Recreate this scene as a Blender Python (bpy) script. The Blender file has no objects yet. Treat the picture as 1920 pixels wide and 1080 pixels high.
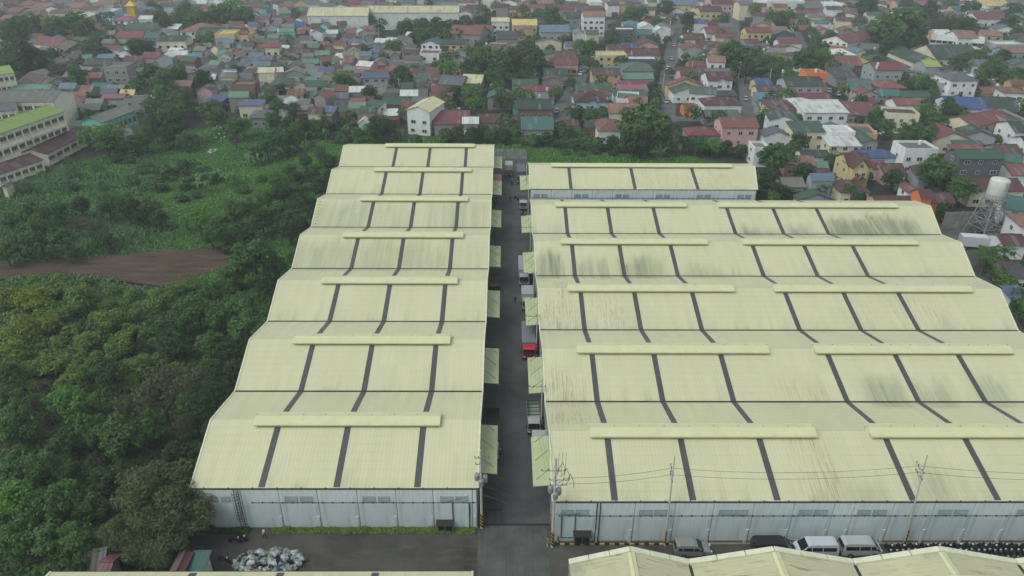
import bpy, bmesh, math, random
import numpy as np
from mathutils import Matrix, Vector

random.seed(7)
RNG = np.random.default_rng(7)
R = math.radians
scene = bpy.context.scene
COL = scene.collection

# ------------------------------------------------------------------ camera
CAM_H = 72.0
F_PX, PITCH, YAW, ROLL = 1389.88, R(28.2686), R(-0.5477), R(0.3812)   # focal length in 1920-wide pixels


def cam_axes():
    f = Vector((0, math.cos(PITCH), -math.sin(PITCH)))
    u = Vector((0, math.sin(PITCH), math.cos(PITCH)))
    r = Vector((1, 0, 0))
    rz = Matrix.Rotation(YAW, 3, 'Z')
    f, u, r = rz @ f, rz @ u, rz @ r
    c, s = math.cos(ROLL), math.sin(ROLL)
    return (c * r + s * u), (-s * r + c * u), f


AX_R, AX_U, AX_F = cam_axes()
cam_data = bpy.data.cameras.new('camera')
cam_data.sensor_width = 36
cam_data.lens = F_PX * 36 / 1920
cam_data.clip_start = 1
cam_data.clip_end = 6000
cam = bpy.data.objects.new('camera', cam_data)
COL.objects.link(cam)
m3 = Matrix((AX_R, AX_U, -AX_F)).transposed()
cam.matrix_world = Matrix.Translation((0, 0, CAM_H)) @ m3.to_4x4()
scene.camera = cam

# ------------------------------------------------------------------ light
SUN_EL, SUN_AZ = R(55), R(-118)      # azimuth from +Y towards +X: a veiled sun behind and left of the camera
world = bpy.data.worlds.new('World')
scene.world = world
world.use_nodes = True
wn = world.node_tree
bg = wn.nodes['Background']
sky = wn.nodes.new('ShaderNodeTexSky')
sky.sky_type = 'NISHITA'
sky.sun_disc = False
sky.sun_elevation = SUN_EL
sky.sun_rotation = SUN_AZ
sky.air_density = 1.0
sky.dust_density = 3.0
hsv = wn.nodes.new('ShaderNodeHueSaturation')      # overcast: the blue is greyed out evenly all over
hsv.inputs['Saturation'].default_value = 0.16
wn.links.new(sky.outputs[0], hsv.inputs['Color'])
tint = wn.nodes.new('ShaderNodeMix')
tint.data_type = 'RGBA'
tint.blend_type = 'MULTIPLY'
tint.inputs[0].default_value = 1.0
tint.inputs[7].default_value = (0.93, 1.0, 0.99, 1)
wn.links.new(hsv.outputs[0], tint.inputs[6])
wn.links.new(tint.outputs[2], bg.inputs['Color'])
bg.inputs['Strength'].default_value = 0.15
sun_d = bpy.data.lights.new('sun', 'SUN')
sun_d.energy = 0.75
sun_d.angle = R(40)
sun_d.color = (1.0, 0.985, 0.94)
sun = bpy.data.objects.new('sun', sun_d)
COL.objects.link(sun)
sd = Vector((math.sin(SUN_AZ) * math.cos(SUN_EL), math.cos(SUN_AZ) * math.cos(SUN_EL), math.sin(SUN_EL)))
sun.rotation_euler = (-sd).to_track_quat('-Z', 'Y').to_euler()
vs = scene.view_settings
vs.view_transform = 'Standard'
vs.look = 'None'
vs.gamma = 1.0
vs.use_curve_mapping = False
vs.exposure = 0.17
scene.cycles.max_bounces = 6
scene.cycles.diffuse_bounces = 3
scene.cycles.glossy_bounces = 2
scene.cycles.transmission_bounces = 2
scene.cycles.volume_bounces = 0
scene.cycles.use_denoising = True


# ------------------------------------------------------------------ surveying helpers
def gp(px, py, z=0.0):
    """point of the place seen at photograph pixel (px, py), on the level z"""
    v = AX_F + (px - 960) / F_PX * AX_R - (py - 540) / F_PX * AX_U
    t = (z - CAM_H) / v.z
    return Vector((v.x * t, v.y * t, z))


def pj(p):
    d = Vector(p) - Vector((0, 0, CAM_H))
    z = d.dot(AX_F)
    return 960 + F_PX * d.dot(AX_R) / z, 540 - F_PX * d.dot(AX_U) / z


def ppm(p):
    return F_PX / (Vector(p) - Vector((0, 0, CAM_H))).dot(AX_F)


# ------------------------------------------------------------------ materials
def lin(c):
    return tuple(((v / 255 + 0.055) / 1.055) ** 2.4 if v > 10 else v / 255 / 12.92 for v in c)


class NT:
    def __init__(self, name, rough=0.8, spec=0.3):
        self.m = bpy.data.materials.new(name)
        self.m.use_nodes = True
        self.n = self.m.node_tree.nodes
        self.l = self.m.node_tree.links
        self.b = self.n['Principled BSDF']
        self.b.inputs['Roughness'].default_value = rough
        self.b.inputs['Specular IOR Level'].default_value = spec

    def node(self, t, **kw):
        n = self.n.new(t)
        for k, v in kw.items():
            setattr(n, k, v)
        return n

    def link(self, a, b):
        self.l.new(a, b)

    def coord(self, out='Object', scale=None, rot=None):
        t = self.node('ShaderNodeTexCoord')
        if scale is None:
            return t.outputs[out]
        mp = self.node('ShaderNodeMapping')
        mp.inputs['Scale'].default_value = scale
        if rot:
            mp.inputs['Rotation'].default_value = rot
        self.link(t.outputs[out], mp.inputs['Vector'])
        return mp.outputs[0]

    def noise(self, vec, scale, detail=4, rough=0.6):
        n = self.node('ShaderNodeTexNoise')
        n.inputs['Scale'].default_value = scale
        n.inputs['Detail'].default_value = detail
        n.inputs['Roughness'].default_value = rough
        if vec is not None:
            self.link(vec, n.inputs['Vector'])
        return n.outputs['Fac']

    def ramp(self, fac, a, b, ca=0.0, cb=1.0):
        r = self.node('ShaderNodeMapRange')
        r.inputs['From Min'].default_value = a
        r.inputs['From Max'].default_value = b
        r.inputs['To Min'].default_value = ca
        r.inputs['To Max'].default_value = cb
        self.link(fac, r.inputs['Value'])
        return r.outputs[0]

    def math(self, op, a, b=None):
        n = self.node('ShaderNodeMath', operation=op)
        for i, v in enumerate((a, b)):
            if v is None:
                continue
            if isinstance(v, (int, float)):
                n.inputs[i].default_value = v
            else:
                self.link(v, n.inputs[i])
        return n.outputs[0]

    def mix(self, fac, a, b, mode='MIX'):
        n = self.node('ShaderNodeMix', data_type='RGBA', blend_type=mode)
        for i, v in ((0, fac), (6, a), (7, b)):
            if isinstance(v, (int, float)):
                n.inputs[i].default_value = v
            elif isinstance(v, tuple):
                n.inputs[i].default_value = (*v[:3], 1)
            else:
                self.link(v, n.inputs[i])
        return n.outputs[2]

    def attr(self, name, typ='GEOMETRY'):
        n = self.node('ShaderNodeAttribute', attribute_name=name, attribute_type=typ)
        return n.outputs['Fac']

    def bump(self, h, strength=0.3, dist=0.05):
        b = self.node('ShaderNodeBump')
        b.inputs['Strength'].default_value = strength
        b.inputs['Distance'].default_value = dist
        self.link(h, b.inputs['Height'])
        self.link(b.outputs[0], self.b.inputs['Normal'])

    def color(self, c):
        if isinstance(c, tuple):
            self.b.inputs['Base Color'].default_value = (*c, 1)
        else:
            self.link(c, self.b.inputs['Base Color'])
        return self.m


def plain(name, rgb, rough=0.7, spec=0.3, metal=0.0, dirt=0.25, scale=0.6):
    t = NT(name, rough, spec)
    t.b.inputs['Metallic'].default_value = metal
    c = lin(rgb)
    n = t.noise(t.coord(), scale, 5, 0.65)
    dark = tuple(v * (1 - dirt) for v in c)
    return t.color(t.mix(t.ramp(n, 0.35, 0.65), dark, c))


MATS = {}


def roof_mat(key, rgb):
    k = 'r' + key
    if k not in MATS:
        t = NT('roof_sheet_' + key, 0.55, 0.35)
        c = lin(rgb)
        inf = t.node('ShaderNodeObjectInfo').outputs['Random']
        co = t.coord()
        big = t.noise(co, 0.22, 4, 0.7)
        streak = t.noise(t.coord('Object', (2.6, 0.22, 0.22)), 1.0, 4, 0.7)
        base = t.mix(t.ramp(inf, 0, 1, 0.0, 0.55), c, tuple(v * 0.6 + 0.02 for v in c))
        base = t.mix(t.ramp(big, 0.45, 0.75, 0, 0.55), base, tuple(0.5 * v + 0.03 for v in c))
        base = t.mix(t.ramp(streak, 0.52, 0.8, 0, 0.6), base, (0.10, 0.07, 0.055))
        sp = t.node('ShaderNodeSeparateXYZ')               # single sheets replaced or gone rusty
        t.link(co, sp.inputs[0])
        cx_ = t.math('FLOOR', t.math('MULTIPLY', sp.outputs[0], 1 / .95))
        cy_ = t.math('FLOOR', t.math('MULTIPLY', sp.outputs[1], 1 / 3.1))
        wn_ = t.node('ShaderNodeTexWhiteNoise', noise_dimensions='1D')
        t.link(t.math('ADD', t.math('ADD', cx_, t.math('MULTIPLY', cy_, 57.0)), t.math('MULTIPLY', inf, 991.0)), wn_.inputs['W'])
        v_ = wn_.outputs['Value']
        base = t.mix(t.math('MULTIPLY', t.math('GREATER_THAN', v_, .86), t.ramp(inf, .3, 1, .1, .5)), base, (0.15, 0.105, 0.085))
        base = t.mix(t.math('MULTIPLY', t.math('LESS_THAN', v_, .08), .3), base, (0.26, 0.27, 0.27))
        w = t.node('ShaderNodeTexWave', wave_type='BANDS', bands_direction='X')
        w.inputs['Scale'].default_value = 0.55
        t.link(co, w.inputs['Vector'])
        base = t.mix(t.ramp(w.outputs['Fac'], 0, 1, 0.0, 0.16), base, (0.03, 0.03, 0.03))
        t.bump(w.outputs['Fac'], 0.5, 0.06)
        MATS[k] = t.color(base)
    return MATS[k]


def wall_mat(key, rgb):
    k = 'w' + key
    if k not in MATS:
        t = NT('wall_paint_' + key, 0.85, 0.2)
        c = lin(rgb)
        co = t.coord()
        stain = t.noise(t.coord('Object', (1.6, 1.6, 0.25)), 1.0, 5, 0.7)
        big = t.noise(co, 0.35, 4, 0.65)
        base = t.mix(t.ramp(stain, 0.5, 0.8, 0, 0.55), c, tuple(0.38 * v + 0.03 for v in c))
        base = t.mix(t.ramp(big, 0.5, 0.75, 0, 0.35), base, (0.20, 0.19, 0.17))
        MATS[k] = t.color(base)
    return MATS[k]


# ------------------------------------------------------------------ mesh helpers
class MB:
    def __init__(self):
        self.v, self.f, self.m, self.mats, self.smooth = [], [], [], [], False

    def mi(self, mat):
        if mat not in self.mats:
            self.mats.append(mat)
        return self.mats.index(mat)

    def poly(self, pts, mat):
        i = len(self.v)
        self.v += [tuple(p) for p in pts]
        self.f.append(tuple(range(i, i + len(pts))))
        self.m.append(self.mi(mat))
        return self

    def hexa(self, p, mat):
        """8 corners: bottom ring then top ring"""
        i = len(self.v)
        self.v += [tuple(q) for q in p]
        k = self.mi(mat)
        for f in ((3, 2, 1, 0), (4, 5, 6, 7), (0, 1, 5, 4), (1, 2, 6, 5), (2, 3, 7, 6), (3, 0, 4, 7)):
            self.f.append(tuple(i + a for a in f))
            self.m.append(k)
        return self

    def box(self, x0, x1, y0, y1, z0, z1, mat):
        return self.hexa([(x0, y0, z0), (x1, y0, z0), (x1, y1, z0), (x0, y1, z0),
                          (x0, y0, z1), (x1, y0, z1), (x1, y1, z1), (x0, y1, z1)], mat)

    def bar(self, a, b, w, mat, h=None):
        a, b = Vector(a), Vector(b)
        d = (b - a).normalized()
        up = Vector((0, 0, 1)) if abs(d.z) < 0.9 else Vector((1, 0, 0))
        s = d.cross(up).normalized()
        u = s.cross(d)
        h = h or w
        s, u = s * w / 2, u * h / 2
        return self.hexa([a - s - u, a + s - u, b + s - u, b - s - u, a - s + u, a + s + u, b + s + u, b - s + u], mat)

    def tube(self, pts, r, mat, n=8, r2=None, caps=True):
        pts = [Vector(p) for p in pts]
        k = self.mi(mat)
        rings = []
        for i, p in enumerate(pts):
            d = (pts[min(i + 1, len(pts) - 1)] - pts[max(i - 1, 0)]).normalized()
            up = Vector((0, 0, 1)) if abs(d.z) < 0.9 else Vector((1, 0, 0))
            s = d.cross(up).normalized()
            u = s.cross(d)
            rr = r if r2 is None else r + (r2 - r) * i / (len(pts) - 1)
            base = len(self.v)
            for j in range(n):
                a = 2 * math.pi * j / n
                self.v.append(tuple(p + s * (rr * math.cos(a)) + u * (rr * math.sin(a))))
            rings.append(base)
        for i in range(len(rings) - 1):
            for j in range(n):
                a, b = rings[i] + j, rings[i] + (j + 1) % n
                c, d_ = rings[i + 1] + (j + 1) % n, rings[i + 1] + j
                self.f.append((a, b, c, d_))
                self.m.append(k)
        if caps:
            self.f.append(tuple(rings[0] + j for j in reversed(range(n))))
            self.m.append(k)
            self.f.append(tuple(rings[-1] + j for j in range(n)))
            self.m.append(k)
        return self

    def lathe(self, prof, mat, c=(0, 0), n=16):
        k = self.mi(mat)
        base = len(self.v)
        for r, z in prof:
            for j in range(n):
                a = 2 * math.pi * j / n
                self.v.append((c[0] + r * math.cos(a), c[1] + r * math.sin(a), z))
        for i in range(len(prof) - 1):
            for j in range(n):
                a, b = base + i * n + j, base + i * n + (j + 1) % n
                self.f.append((a, b, b + n, a + n))
                self.m.append(k)
        return self

    def mesh(self, name):
        me = bpy.data.meshes.new(name)
        me.from_pydata(self.v, [], self.f)
        for mt in self.mats:
            me.materials.append(mt)
        me.polygons.foreach_set('material_index', self.m)
        if self.smooth:
            me.polygons.foreach_set('use_smooth', [True] * len(self.f))
        me.update()
        return me

    def build(self, name, parent=None, loc=(0, 0, 0)):
        return link(name, self.mesh(name), parent, loc)


def link(name, data, parent=None, loc=(0, 0, 0), rz=0.0, scale=None):
    o = bpy.data.objects.new(name, data)
    COL.objects.link(o)
    o.location = loc
    o.rotation_euler = (0, 0, rz)
    if scale is not None:
        o.scale = scale if hasattr(scale, '__len__') else (scale,) * 3
    if parent is not None:
        o.parent = parent
    return o


def empty(name, loc, rz=0.0, parent=None):
    o = link(name, None, parent, loc, rz)
    o.empty_display_size = 0.5
    return o


def tag(o, label=None, cat=None, group=None, kind=None):
    if label:
        o['label'] = label
    if cat:
        o['category'] = cat
    if group:
        o['group'] = group
    if kind:
        o['kind'] = kind
    return o


def copy_tree(o, parent=None):
    c = o.copy()
    COL.objects.link(c)
    c.parent = parent
    for ch in o.children:
        copy_tree(ch, c)
    return c


def quads_mesh(name, V, mats, mat_idx=None):
    """V: (n, k, 3) array of separate k-gons"""
    n, k = V.shape[:2]
    me = bpy.data.meshes.new(name)
    me.vertices.add(n * k)
    me.vertices.foreach_set('co', V.astype(np.float32).ravel())
    me.loops.add(n * k)
    me.loops.foreach_set('vertex_index', np.arange(n * k, dtype=np.int32))
    me.polygons.add(n)
    me.polygons.foreach_set('loop_start', np.arange(0, n * k, k, dtype=np.int32))
    if mat_idx is not None:
        me.polygons.foreach_set('material_index', mat_idx.astype(np.int32))
    for m in mats:
        me.materials.append(m)
    me.update(calc_edges=True)
    return me


NAMED = []      # (object, short description, direction landmarks class) for the label pass


def later(o, desc, cat, group, px, py, kind='h'):
    tag(o, None, cat, group)
    NAMED.append((o, desc, px, py, kind))
HAZE_D = 0.00035
# ------------------------------------------------------------------ setting: ground sheets
def sheet(name, pts, z, mat, kind='structure'):
    mb = MB()
    mb.poly([(p[0], p[1], z) for p in pts], mat)
    return tag(mb.build(name), kind=kind)


t = NT('town_soil', 0.95, 0.1)
co = t.coord()
n1, n2 = t.noise(co, 0.035, 6, 0.7), t.noise(co, 0.6, 4, 0.7)
c = t.mix(t.ramp(n1, 0.42, 0.62), (0.036, 0.035, 0.031), (0.020, 0.036, 0.014))
GROUND = t.color(t.mix(t.ramp(n2, 0.3, 0.75, 0, 0.6), c, (0.065, 0.063, 0.058)))
sheet('ground', [(-1500, -200), (1500, -200), (1500, 2600), (-1500, 2600)], 0.0, GROUND)

t = NT('meadow', 0.95, 0.1)
co = t.coord()
n1 = t.noise(co, 0.06, 6, 0.7)
n2 = t.noise(t.coord('Object', (0.5, 1.0, 1.0)), 0.7, 5, 0.75)
n3 = t.noise(co, 0.02, 3, 0.6)
c = t.mix(t.ramp(n1, 0.38, 0.66), (0.027, 0.072, 0.018), (0.066, 0.158, 0.030))
c = t.mix(t.ramp(n2, 0.45, 0.8, 0, 0.7), c, (0.016, 0.045, 0.014))
c = t.mix(t.ramp(n3, 0.55, 0.75, 0, 0.55), c, (0.105, 0.19, 0.033))
t.bump(n2, 0.8, 0.5)
MEADOW = t.color(c)
fld = [gp(-140, 365), gp(0, 338), gp(160, 300), gp(250, 278), gp(330, 248), gp(480, 226), gp(640, 252), gp(760, 258),
       gp(1000, 246), gp(1140, 258), gp(1290, 292), gp(1420, 318), (70, 184), (-3, 184), (-3, 70), (-38, 70), (-40, 30), (-230, 30)]
sheet('grass_field', fld, 0.012, MEADOW)

t = NT('bare_soil', 0.95, 0.1)
co = t.coord('Object', (0.25, 1.1, 1.0))
n1, n2 = t.noise(co, 0.5, 6, 0.75), t.noise(t.coord(), 0.12, 4, 0.6)
w = t.node('ShaderNodeTexWave', wave_type='BANDS', bands_direction='Y')
w.inputs['Scale'].default_value = 0.35
w.inputs['Distortion'].default_value = 9.0
w.inputs['Detail'].default_value = 4.0
w.inputs['Detail Scale'].default_value = 1.4
t.link(t.coord('Object', (0.3, 1, 1)), w.inputs['Vector'])
c = t.mix(t.ramp(n1, 0.35, 0.7), (0.050, 0.034, 0.026), (0.135, 0.095, 0.07))
c = t.mix(t.ramp(w.outputs['Fac'], 0.55, 1.0, 0, 0.22), c, (0.13, 0.10, 0.075))
c = t.mix(t.ramp(n2, 0.55, 0.75, 0, 0.5), c, (0.035, 0.055, 0.02))
t.bump(n1, 0.9, 0.5)
SOIL = t.color(c)
clr = [(-60, 502), (0, 487), (60, 490), (130, 482), (200, 478), (290, 470), (360, 466), (425, 458), (440, 480), (412, 505), (372, 522),
       (330, 537), (290, 543), (220, 534), (150, 523), (80, 518), (0, 526), (-60, 530)]
rj = random.Random(3)
clw = []
for a, b in zip(clr, clr[1:] + clr[:1]):
    A, B = gp(*a), gp(*b)
    for k in range(14):
        q = A.lerp(B, k / 14)
        clw.append((q.x + rj.gauss(0, .5), q.y + rj.gauss(0, .45), 0))
sheet('cleared_soil', clw, 0.024, SOIL)

t = NT('asphalt', 0.75, 0.35)
co = t.coord()
n1, n2, n3 = t.noise(co, 0.12, 6, 0.7), t.noise(co, 3.0, 4, 0.7), t.noise(t.coord('Object', (1.4, 0.08, 1)), 1.0, 4, 0.6)
c = t.mix(t.ramp(n1, 0.35, 0.68), (0.036, 0.040, 0.040), (0.108, 0.112, 0.109))
c = t.mix(t.ramp(n3, 0.5, 0.72, 0, 0.5), c, (0.075, 0.077, 0.072))
c = t.mix(t.ramp(n2, 0.4, 0.8, 0, 0.3), c, (0.09, 0.088, 0.082))
t.bump(n2, 0.3, 0.03)
ASPHALT = t.color(c)
sheet('alley_road', [(-3.7, 69.6), (6.05, 69.6), (6.05, 217), (-3.7, 217)], 0.03, ASPHALT)
t = NT('yard_surface', 0.85, 0.25)
co = t.coord()
n1, n2, n3 = t.noise(co, 0.09, 7, 0.72), t.noise(co, 1.6, 5, 0.7), t.noise(t.coord('Object', (0.3, 1.2, 1)), 0.8, 4, 0.7)
c = t.mix(t.ramp(n1, 0.36, 0.66), (0.040, 0.036, 0.031), (0.095, 0.09, 0.08))
c = t.mix(t.ramp(n3, 0.5, 0.75, 0, 0.5), c, (0.12, 0.113, 0.10))
c = t.mix(t.ramp(n2, 0.55, 0.8, 0, 0.6), c, (0.03, 0.028, 0.026))
t.bump(n2, 0.3, 0.04)
YARD = t.color(c)
sheet('front_yard', [(-39, 30), (85, 30), (85, 69.6), (-39, 69.6)], 0.026, YARD)
t = NT('concrete_slab', 0.85, 0.25)
co = t.coord()
n1, n2, n3 = t.noise(co, 0.25, 7, 0.7), t.noise(co, 4, 4, 0.7), t.noise(t.coord('Object', (1.2, 0.15, 1)), 1.2, 4, 0.7)
c = t.mix(t.ramp(n1, 0.35, 0.7), (0.06, 0.062, 0.058), (0.115, 0.117, 0.11))
c = t.mix(t.ramp(n3, 0.5, 0.75, 0, 0.6), c, (0.045, 0.045, 0.042))
c = t.mix(t.ramp(n2, 0.55, 0.8, 0, 0.3), c, (0.13, 0.13, 0.12))
SLAB = t.color(c)
pav = tag(empty('concrete_pavement', (0, 0, 0)), kind='structure')
for i, (x0, x1) in enumerate(((-3.4, 0.1), (0.16, 3.4), (3.46, 5.4))):
    for y0, y1 in ((40, 52), (52.06, 60.5), (60.56, 69.4)):
        MB().box(x0, x1, y0, y1, 0.0, 0.045, SLAB).build('slab', pav)
MB().box(-3.4, 5.7, 69.42, 69.7, 0.0, 0.09, plain('gate_rail_iron', (40, 40, 42))).build('gate_rail', pav)
YARD2 = [(86, 100), (90, 126), (94, 146), (97.2, 166.2), (68, 166.2), (68, 200), (100, 186), (118, 171), (124, 166), (118, 150), (107, 147.5), (104, 127), (101, 100)]
sheet('side_yard', YARD2, 0.026, ASPHALT)


def strip(name, pts, w, z, mat):
    mb = MB()
    pts = [Vector((p[0], p[1], 0)) for p in pts]
    L = []
    for i, p in enumerate(pts):
        d = (pts[min(i + 1, len(pts) - 1)] - pts[max(i - 1, 0)]).normalized()
        s = Vector((-d.y, d.x, 0)) * w / 2
        L.append((p + s, p - s))
    for a, b in zip(L, L[1:]):
        mb.poly([(q.x, q.y, z) for q in (a[1], b[1], b[0], a[0])], mat)
    return tag(mb.build(name), kind='structure')


t = NT('street_concrete', 0.85, 0.25)
co = t.coord()
n1, n2 = t.noise(co, 0.15, 5, 0.7), t.noise(co, 1.5, 4, 0.7)
c = t.mix(t.ramp(n1, 0.35, 0.7), (0.085, 0.088, 0.088), (0.135, 0.138, 0.136))
STREET = t.color(t.mix(t.ramp(n2, 0.5, 0.8, 0, 0.5), c, (0.07, 0.07, 0.066)))
STREETS = [[(57, 258), (58.1, 267.6), (63.8, 295.4), (74.5, 345.2), (86.5, 397), (98.2, 446), (113, 508), (135, 600)],
           [(16, 258), (18.6, 266.9), (24.2, 290.4), (31.2, 322.8), (42.2, 375), (54, 430), (66, 490)],
           [(86, 258), (88.9, 268), (98.4, 305), (111, 358), (125.2, 413), (137.6, 466), (152, 530)],
           [(118, 268), (128, 300), (140, 345), (155, 400), (168, 450)],
           [(162, 255), (172, 300), (182, 335), (190, 370)],
           [(-20, 262), (18, 262.5), (57, 262), (88, 262)]]
for s in STREETS:
    strip('street', s, 7.2 if s[0][0] == 57 else 6.0, 0.034 + 0.004 * STREETS.index(s), STREET)

# ------------------------------------------------------------------ warehouses
t = NT('painted_roof_sheet', 0.5, 0.35)
co = t.coord()
sx = t.node('ShaderNodeSeparateXYZ')
t.link(co, sx.inputs[0])
cell = t.math('FLOOR', t.math('MULTIPLY', sx.outputs['X'], 1 / 0.96))
wnz = t.node('ShaderNodeTexWhiteNoise', noise_dimensions='1D')
t.link(cell, wnz.inputs['W'])
cel2 = t.math('ADD', cell, t.math('MULTIPLY', t.math('FLOOR', t.math('MULTIPLY', sx.outputs['Y'], 1 / 5.0)), 37.0))
wn2 = t.node('ShaderNodeTexWhiteNoise', noise_dimensions='1D')
t.link(cel2, wn2.inputs['W'])
n1 = t.noise(co, 0.10, 5, 0.65)
st = t.noise(t.coord('Object', (2.2, 0.10, 0.10)), 1.0, 5, 0.7)
st2 = t.noise(t.coord('Object', (0.8, 0.05, 0.05)), 1.0, 4, 0.65)
base = t.mix(t.ramp(wnz.outputs['Value'], 0, 1), (0.54, 0.532, 0.338), (0.57, 0.558, 0.365))
base = t.mix(t.math('MULTIPLY', t.math('GREATER_THAN', wn2.outputs['Value'], .8), .3), base, (0.47, 0.475, 0.31))
base = t.mix(t.ramp(n1, 0.4, 0.72, 0, 0.4), base, (0.48, 0.475, 0.30))
base = t.mix(t.ramp(st, 0.52, 0.78, 0, 0.22), base, (0.40, 0.39, 0.25))
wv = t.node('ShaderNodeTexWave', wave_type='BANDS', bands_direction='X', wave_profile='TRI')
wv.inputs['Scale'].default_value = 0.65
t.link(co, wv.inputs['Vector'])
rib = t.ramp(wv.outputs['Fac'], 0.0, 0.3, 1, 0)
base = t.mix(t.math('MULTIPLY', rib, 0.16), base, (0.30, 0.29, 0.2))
fy = t.math('FRACT', t.math('MULTIPLY', sx.outputs['Y'], 1 / 1.25))
lap = t.math('MULTIPLY', t.math('LESS_THAN', fy, 0.09), t.ramp(n1, 0.35, 0.6, 0.06, 0.22))
base = t.mix(lap, base, (0.33, 0.32, 0.215))
al = t.math('MULTIPLY', t.attr('algae'), t.math('ADD', t.math('ADD', t.ramp(st2, 0.36, 0.58, 0, 0.6), t.ramp(st, 0.42, 0.62, 0, 0.35)), 0.36))
base = t.mix(t.math('MINIMUM', al, 0.85), base, (0.185, 0.205, 0.135))
rs = t.noise(t.coord('Object', (8.5, 0.16, 0.16)), 1.0, 3, 0.6)
rn = t.noise(t.coord('Object', (1.6, 0.5, 0.5)), 1.0, 3, 0.6)
rst = t.math('MULTIPLY', t.math('MULTIPLY', t.attr('rust'), t.ramp(rs, 0.50, 0.56)), t.ramp(rn, 0.36, 0.5))
base = t.mix(t.math('MINIMUM', t.math('MULTIPLY', rst, .75), 0.6), base, (0.25, 0.18, 0.12))
t.bump(wv.outputs['Fac'], 0.25, 0.03)
WROOF = t.color(base)
VENTM = plain('vent_sheet', (203, 203, 163), 0.5, 0.35, 0, 0.10, 0.5)
VERGE = plain('verge_trim_paint', (212, 212, 186), 0.5, 0.3, 0, 0.15, 1.0)
GUT = plain('gutter_metal', (50, 52, 45), 0.6, 0.3, 0, 0.4, 1.0)
DARK = plain('dark_recess', (26, 27, 28), 0.9, 0.1)
t = NT('skylight_sheet', 0.45, 0.5)
co = t.coord()
wv = t.node('ShaderNodeTexWave', wave_type='BANDS', bands_direction='X')
wv.inputs['Scale'].default_value = 1.45
t.link(co, wv.inputs['Vector'])
n1 = t.noise(t.coord('Object', (3, 0.3, 0.3)), 1.0, 4, 0.7)
c = t.mix(t.ramp(n1, 0.3, 0.7), (0.040, 0.037, 0.040), (0.078, 0.072, 0.076))
c = t.mix(t.ramp(wv.outputs['Fac'], 0.5, 1, 0, 0.5), c, (0.11, 0.105, 0.105))
t.bump(wv.outputs['Fac'], 0.5, 0.05)
SKYL = t.color(c)
t = NT('precast_wall', 0.85, 0.2)
co = t.coord()
s1 = t.noise(t.coord('Object', (1.5, 1.5, 0.16)), 1.0, 5, 0.7)
n1 = t.noise(co, 0.3, 5, 0.7)
sz = t.node('ShaderNodeSeparateXYZ')
t.link(co, sz.inputs[0])
inf = t.node('ShaderNodeObjectInfo').outputs['Random']
c = t.mix(t.ramp(inf, 0, 1), (0.63, 0.705, 0.71), (0.70, 0.755, 0.755))
low = t.ramp(t.math('ADD', sz.outputs['Z'], t.math('MULTIPLY', n1, 1.4)), 4.6, 4.75, 0.5, 0.0)
c = t.mix(low, c, (0.52, 0.605, 0.62))
c = t.mix(t.ramp(s1, 0.46, 0.74, 0, 0.7), c, (0.38, 0.44, 0.455))
c = t.mix(t.ramp(n1, 0.55, 0.75, 0, 0.5), c, (0.72, 0.75, 0.75))
t.bump(n1, 0.2, 0.05)
PRECAST = t.color(c)
LOUV = plain('louvre_grey', (158, 172, 178), 0.7, 0.2, 0, 0.3, 2.0)
CANOPY = plain('canopy_sheet', (184, 192, 150), 0.55, 0.3, 0, 0.15, 0.4)
STEEL = plain('galvanised_steel', (150, 155, 156), 0.5, 0.5, 0.2, 0.3, 1.5)
IRON = plain('dark_iron', (48, 50, 52), 0.6, 0.4, 0, 0.3, 1.5)
SHUT = plain('roller_shutter', (105, 108, 104), 0.6, 0.3, 0, 0.4, 0.8)
COLM = plain('alley_wall', (168, 172, 160), 0.85, 0.2, 0, 0.45, 0.5)
EZ, RZ = 6.8, 9.5


def smooth(a, b, x):
    u = np.clip((x - a) / (b - a), 0, 1)
    return u * u * (3 - 2 * u)


def paint(X, Y, patches):
    v = np.zeros_like(X)
    cols = np.round(X * 2.2).astype(int)
    jit = np.random.default_rng(17).uniform(0, 1, 4000)
    j = .55 * jit[cols % 4000] + .45 * jit[(cols // 4) % 4000]
    for x0, x1, y0, y1, amt in patches:
        y1 = y1 - 3.4 * j + .6
        amt = amt * (.72 + .28 * jit[(cols // 7) % 4000])
        f = smooth(x0 - 1.5, x0 + 1.3, X) * (1 - smooth(x1 - 1.3, x1 + 1.5, X)) * smooth(y0 - .8, y0 + .2, Y) * (1 - smooth(y1 - 2.6, y1 + 1.0, Y))
        v = np.maximum(v, amt * f)
    return v


def px_patch(lst):
    out = []
    for x0, x1, y0, y1, amt in lst:      # measured on the photograph, laid on the roof
        a, b, c_ = gp(x0, y1, 7.4), gp(x1, y1, 7.4), gp((x0 + x1) / 2, y0, 8.4)
        d = gp(x0, y0, 8.4)
        out.append((min(a.x, d.x), max(b.x, b.x), a.y - 0.6, c_.y, amt))
    return out


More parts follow.
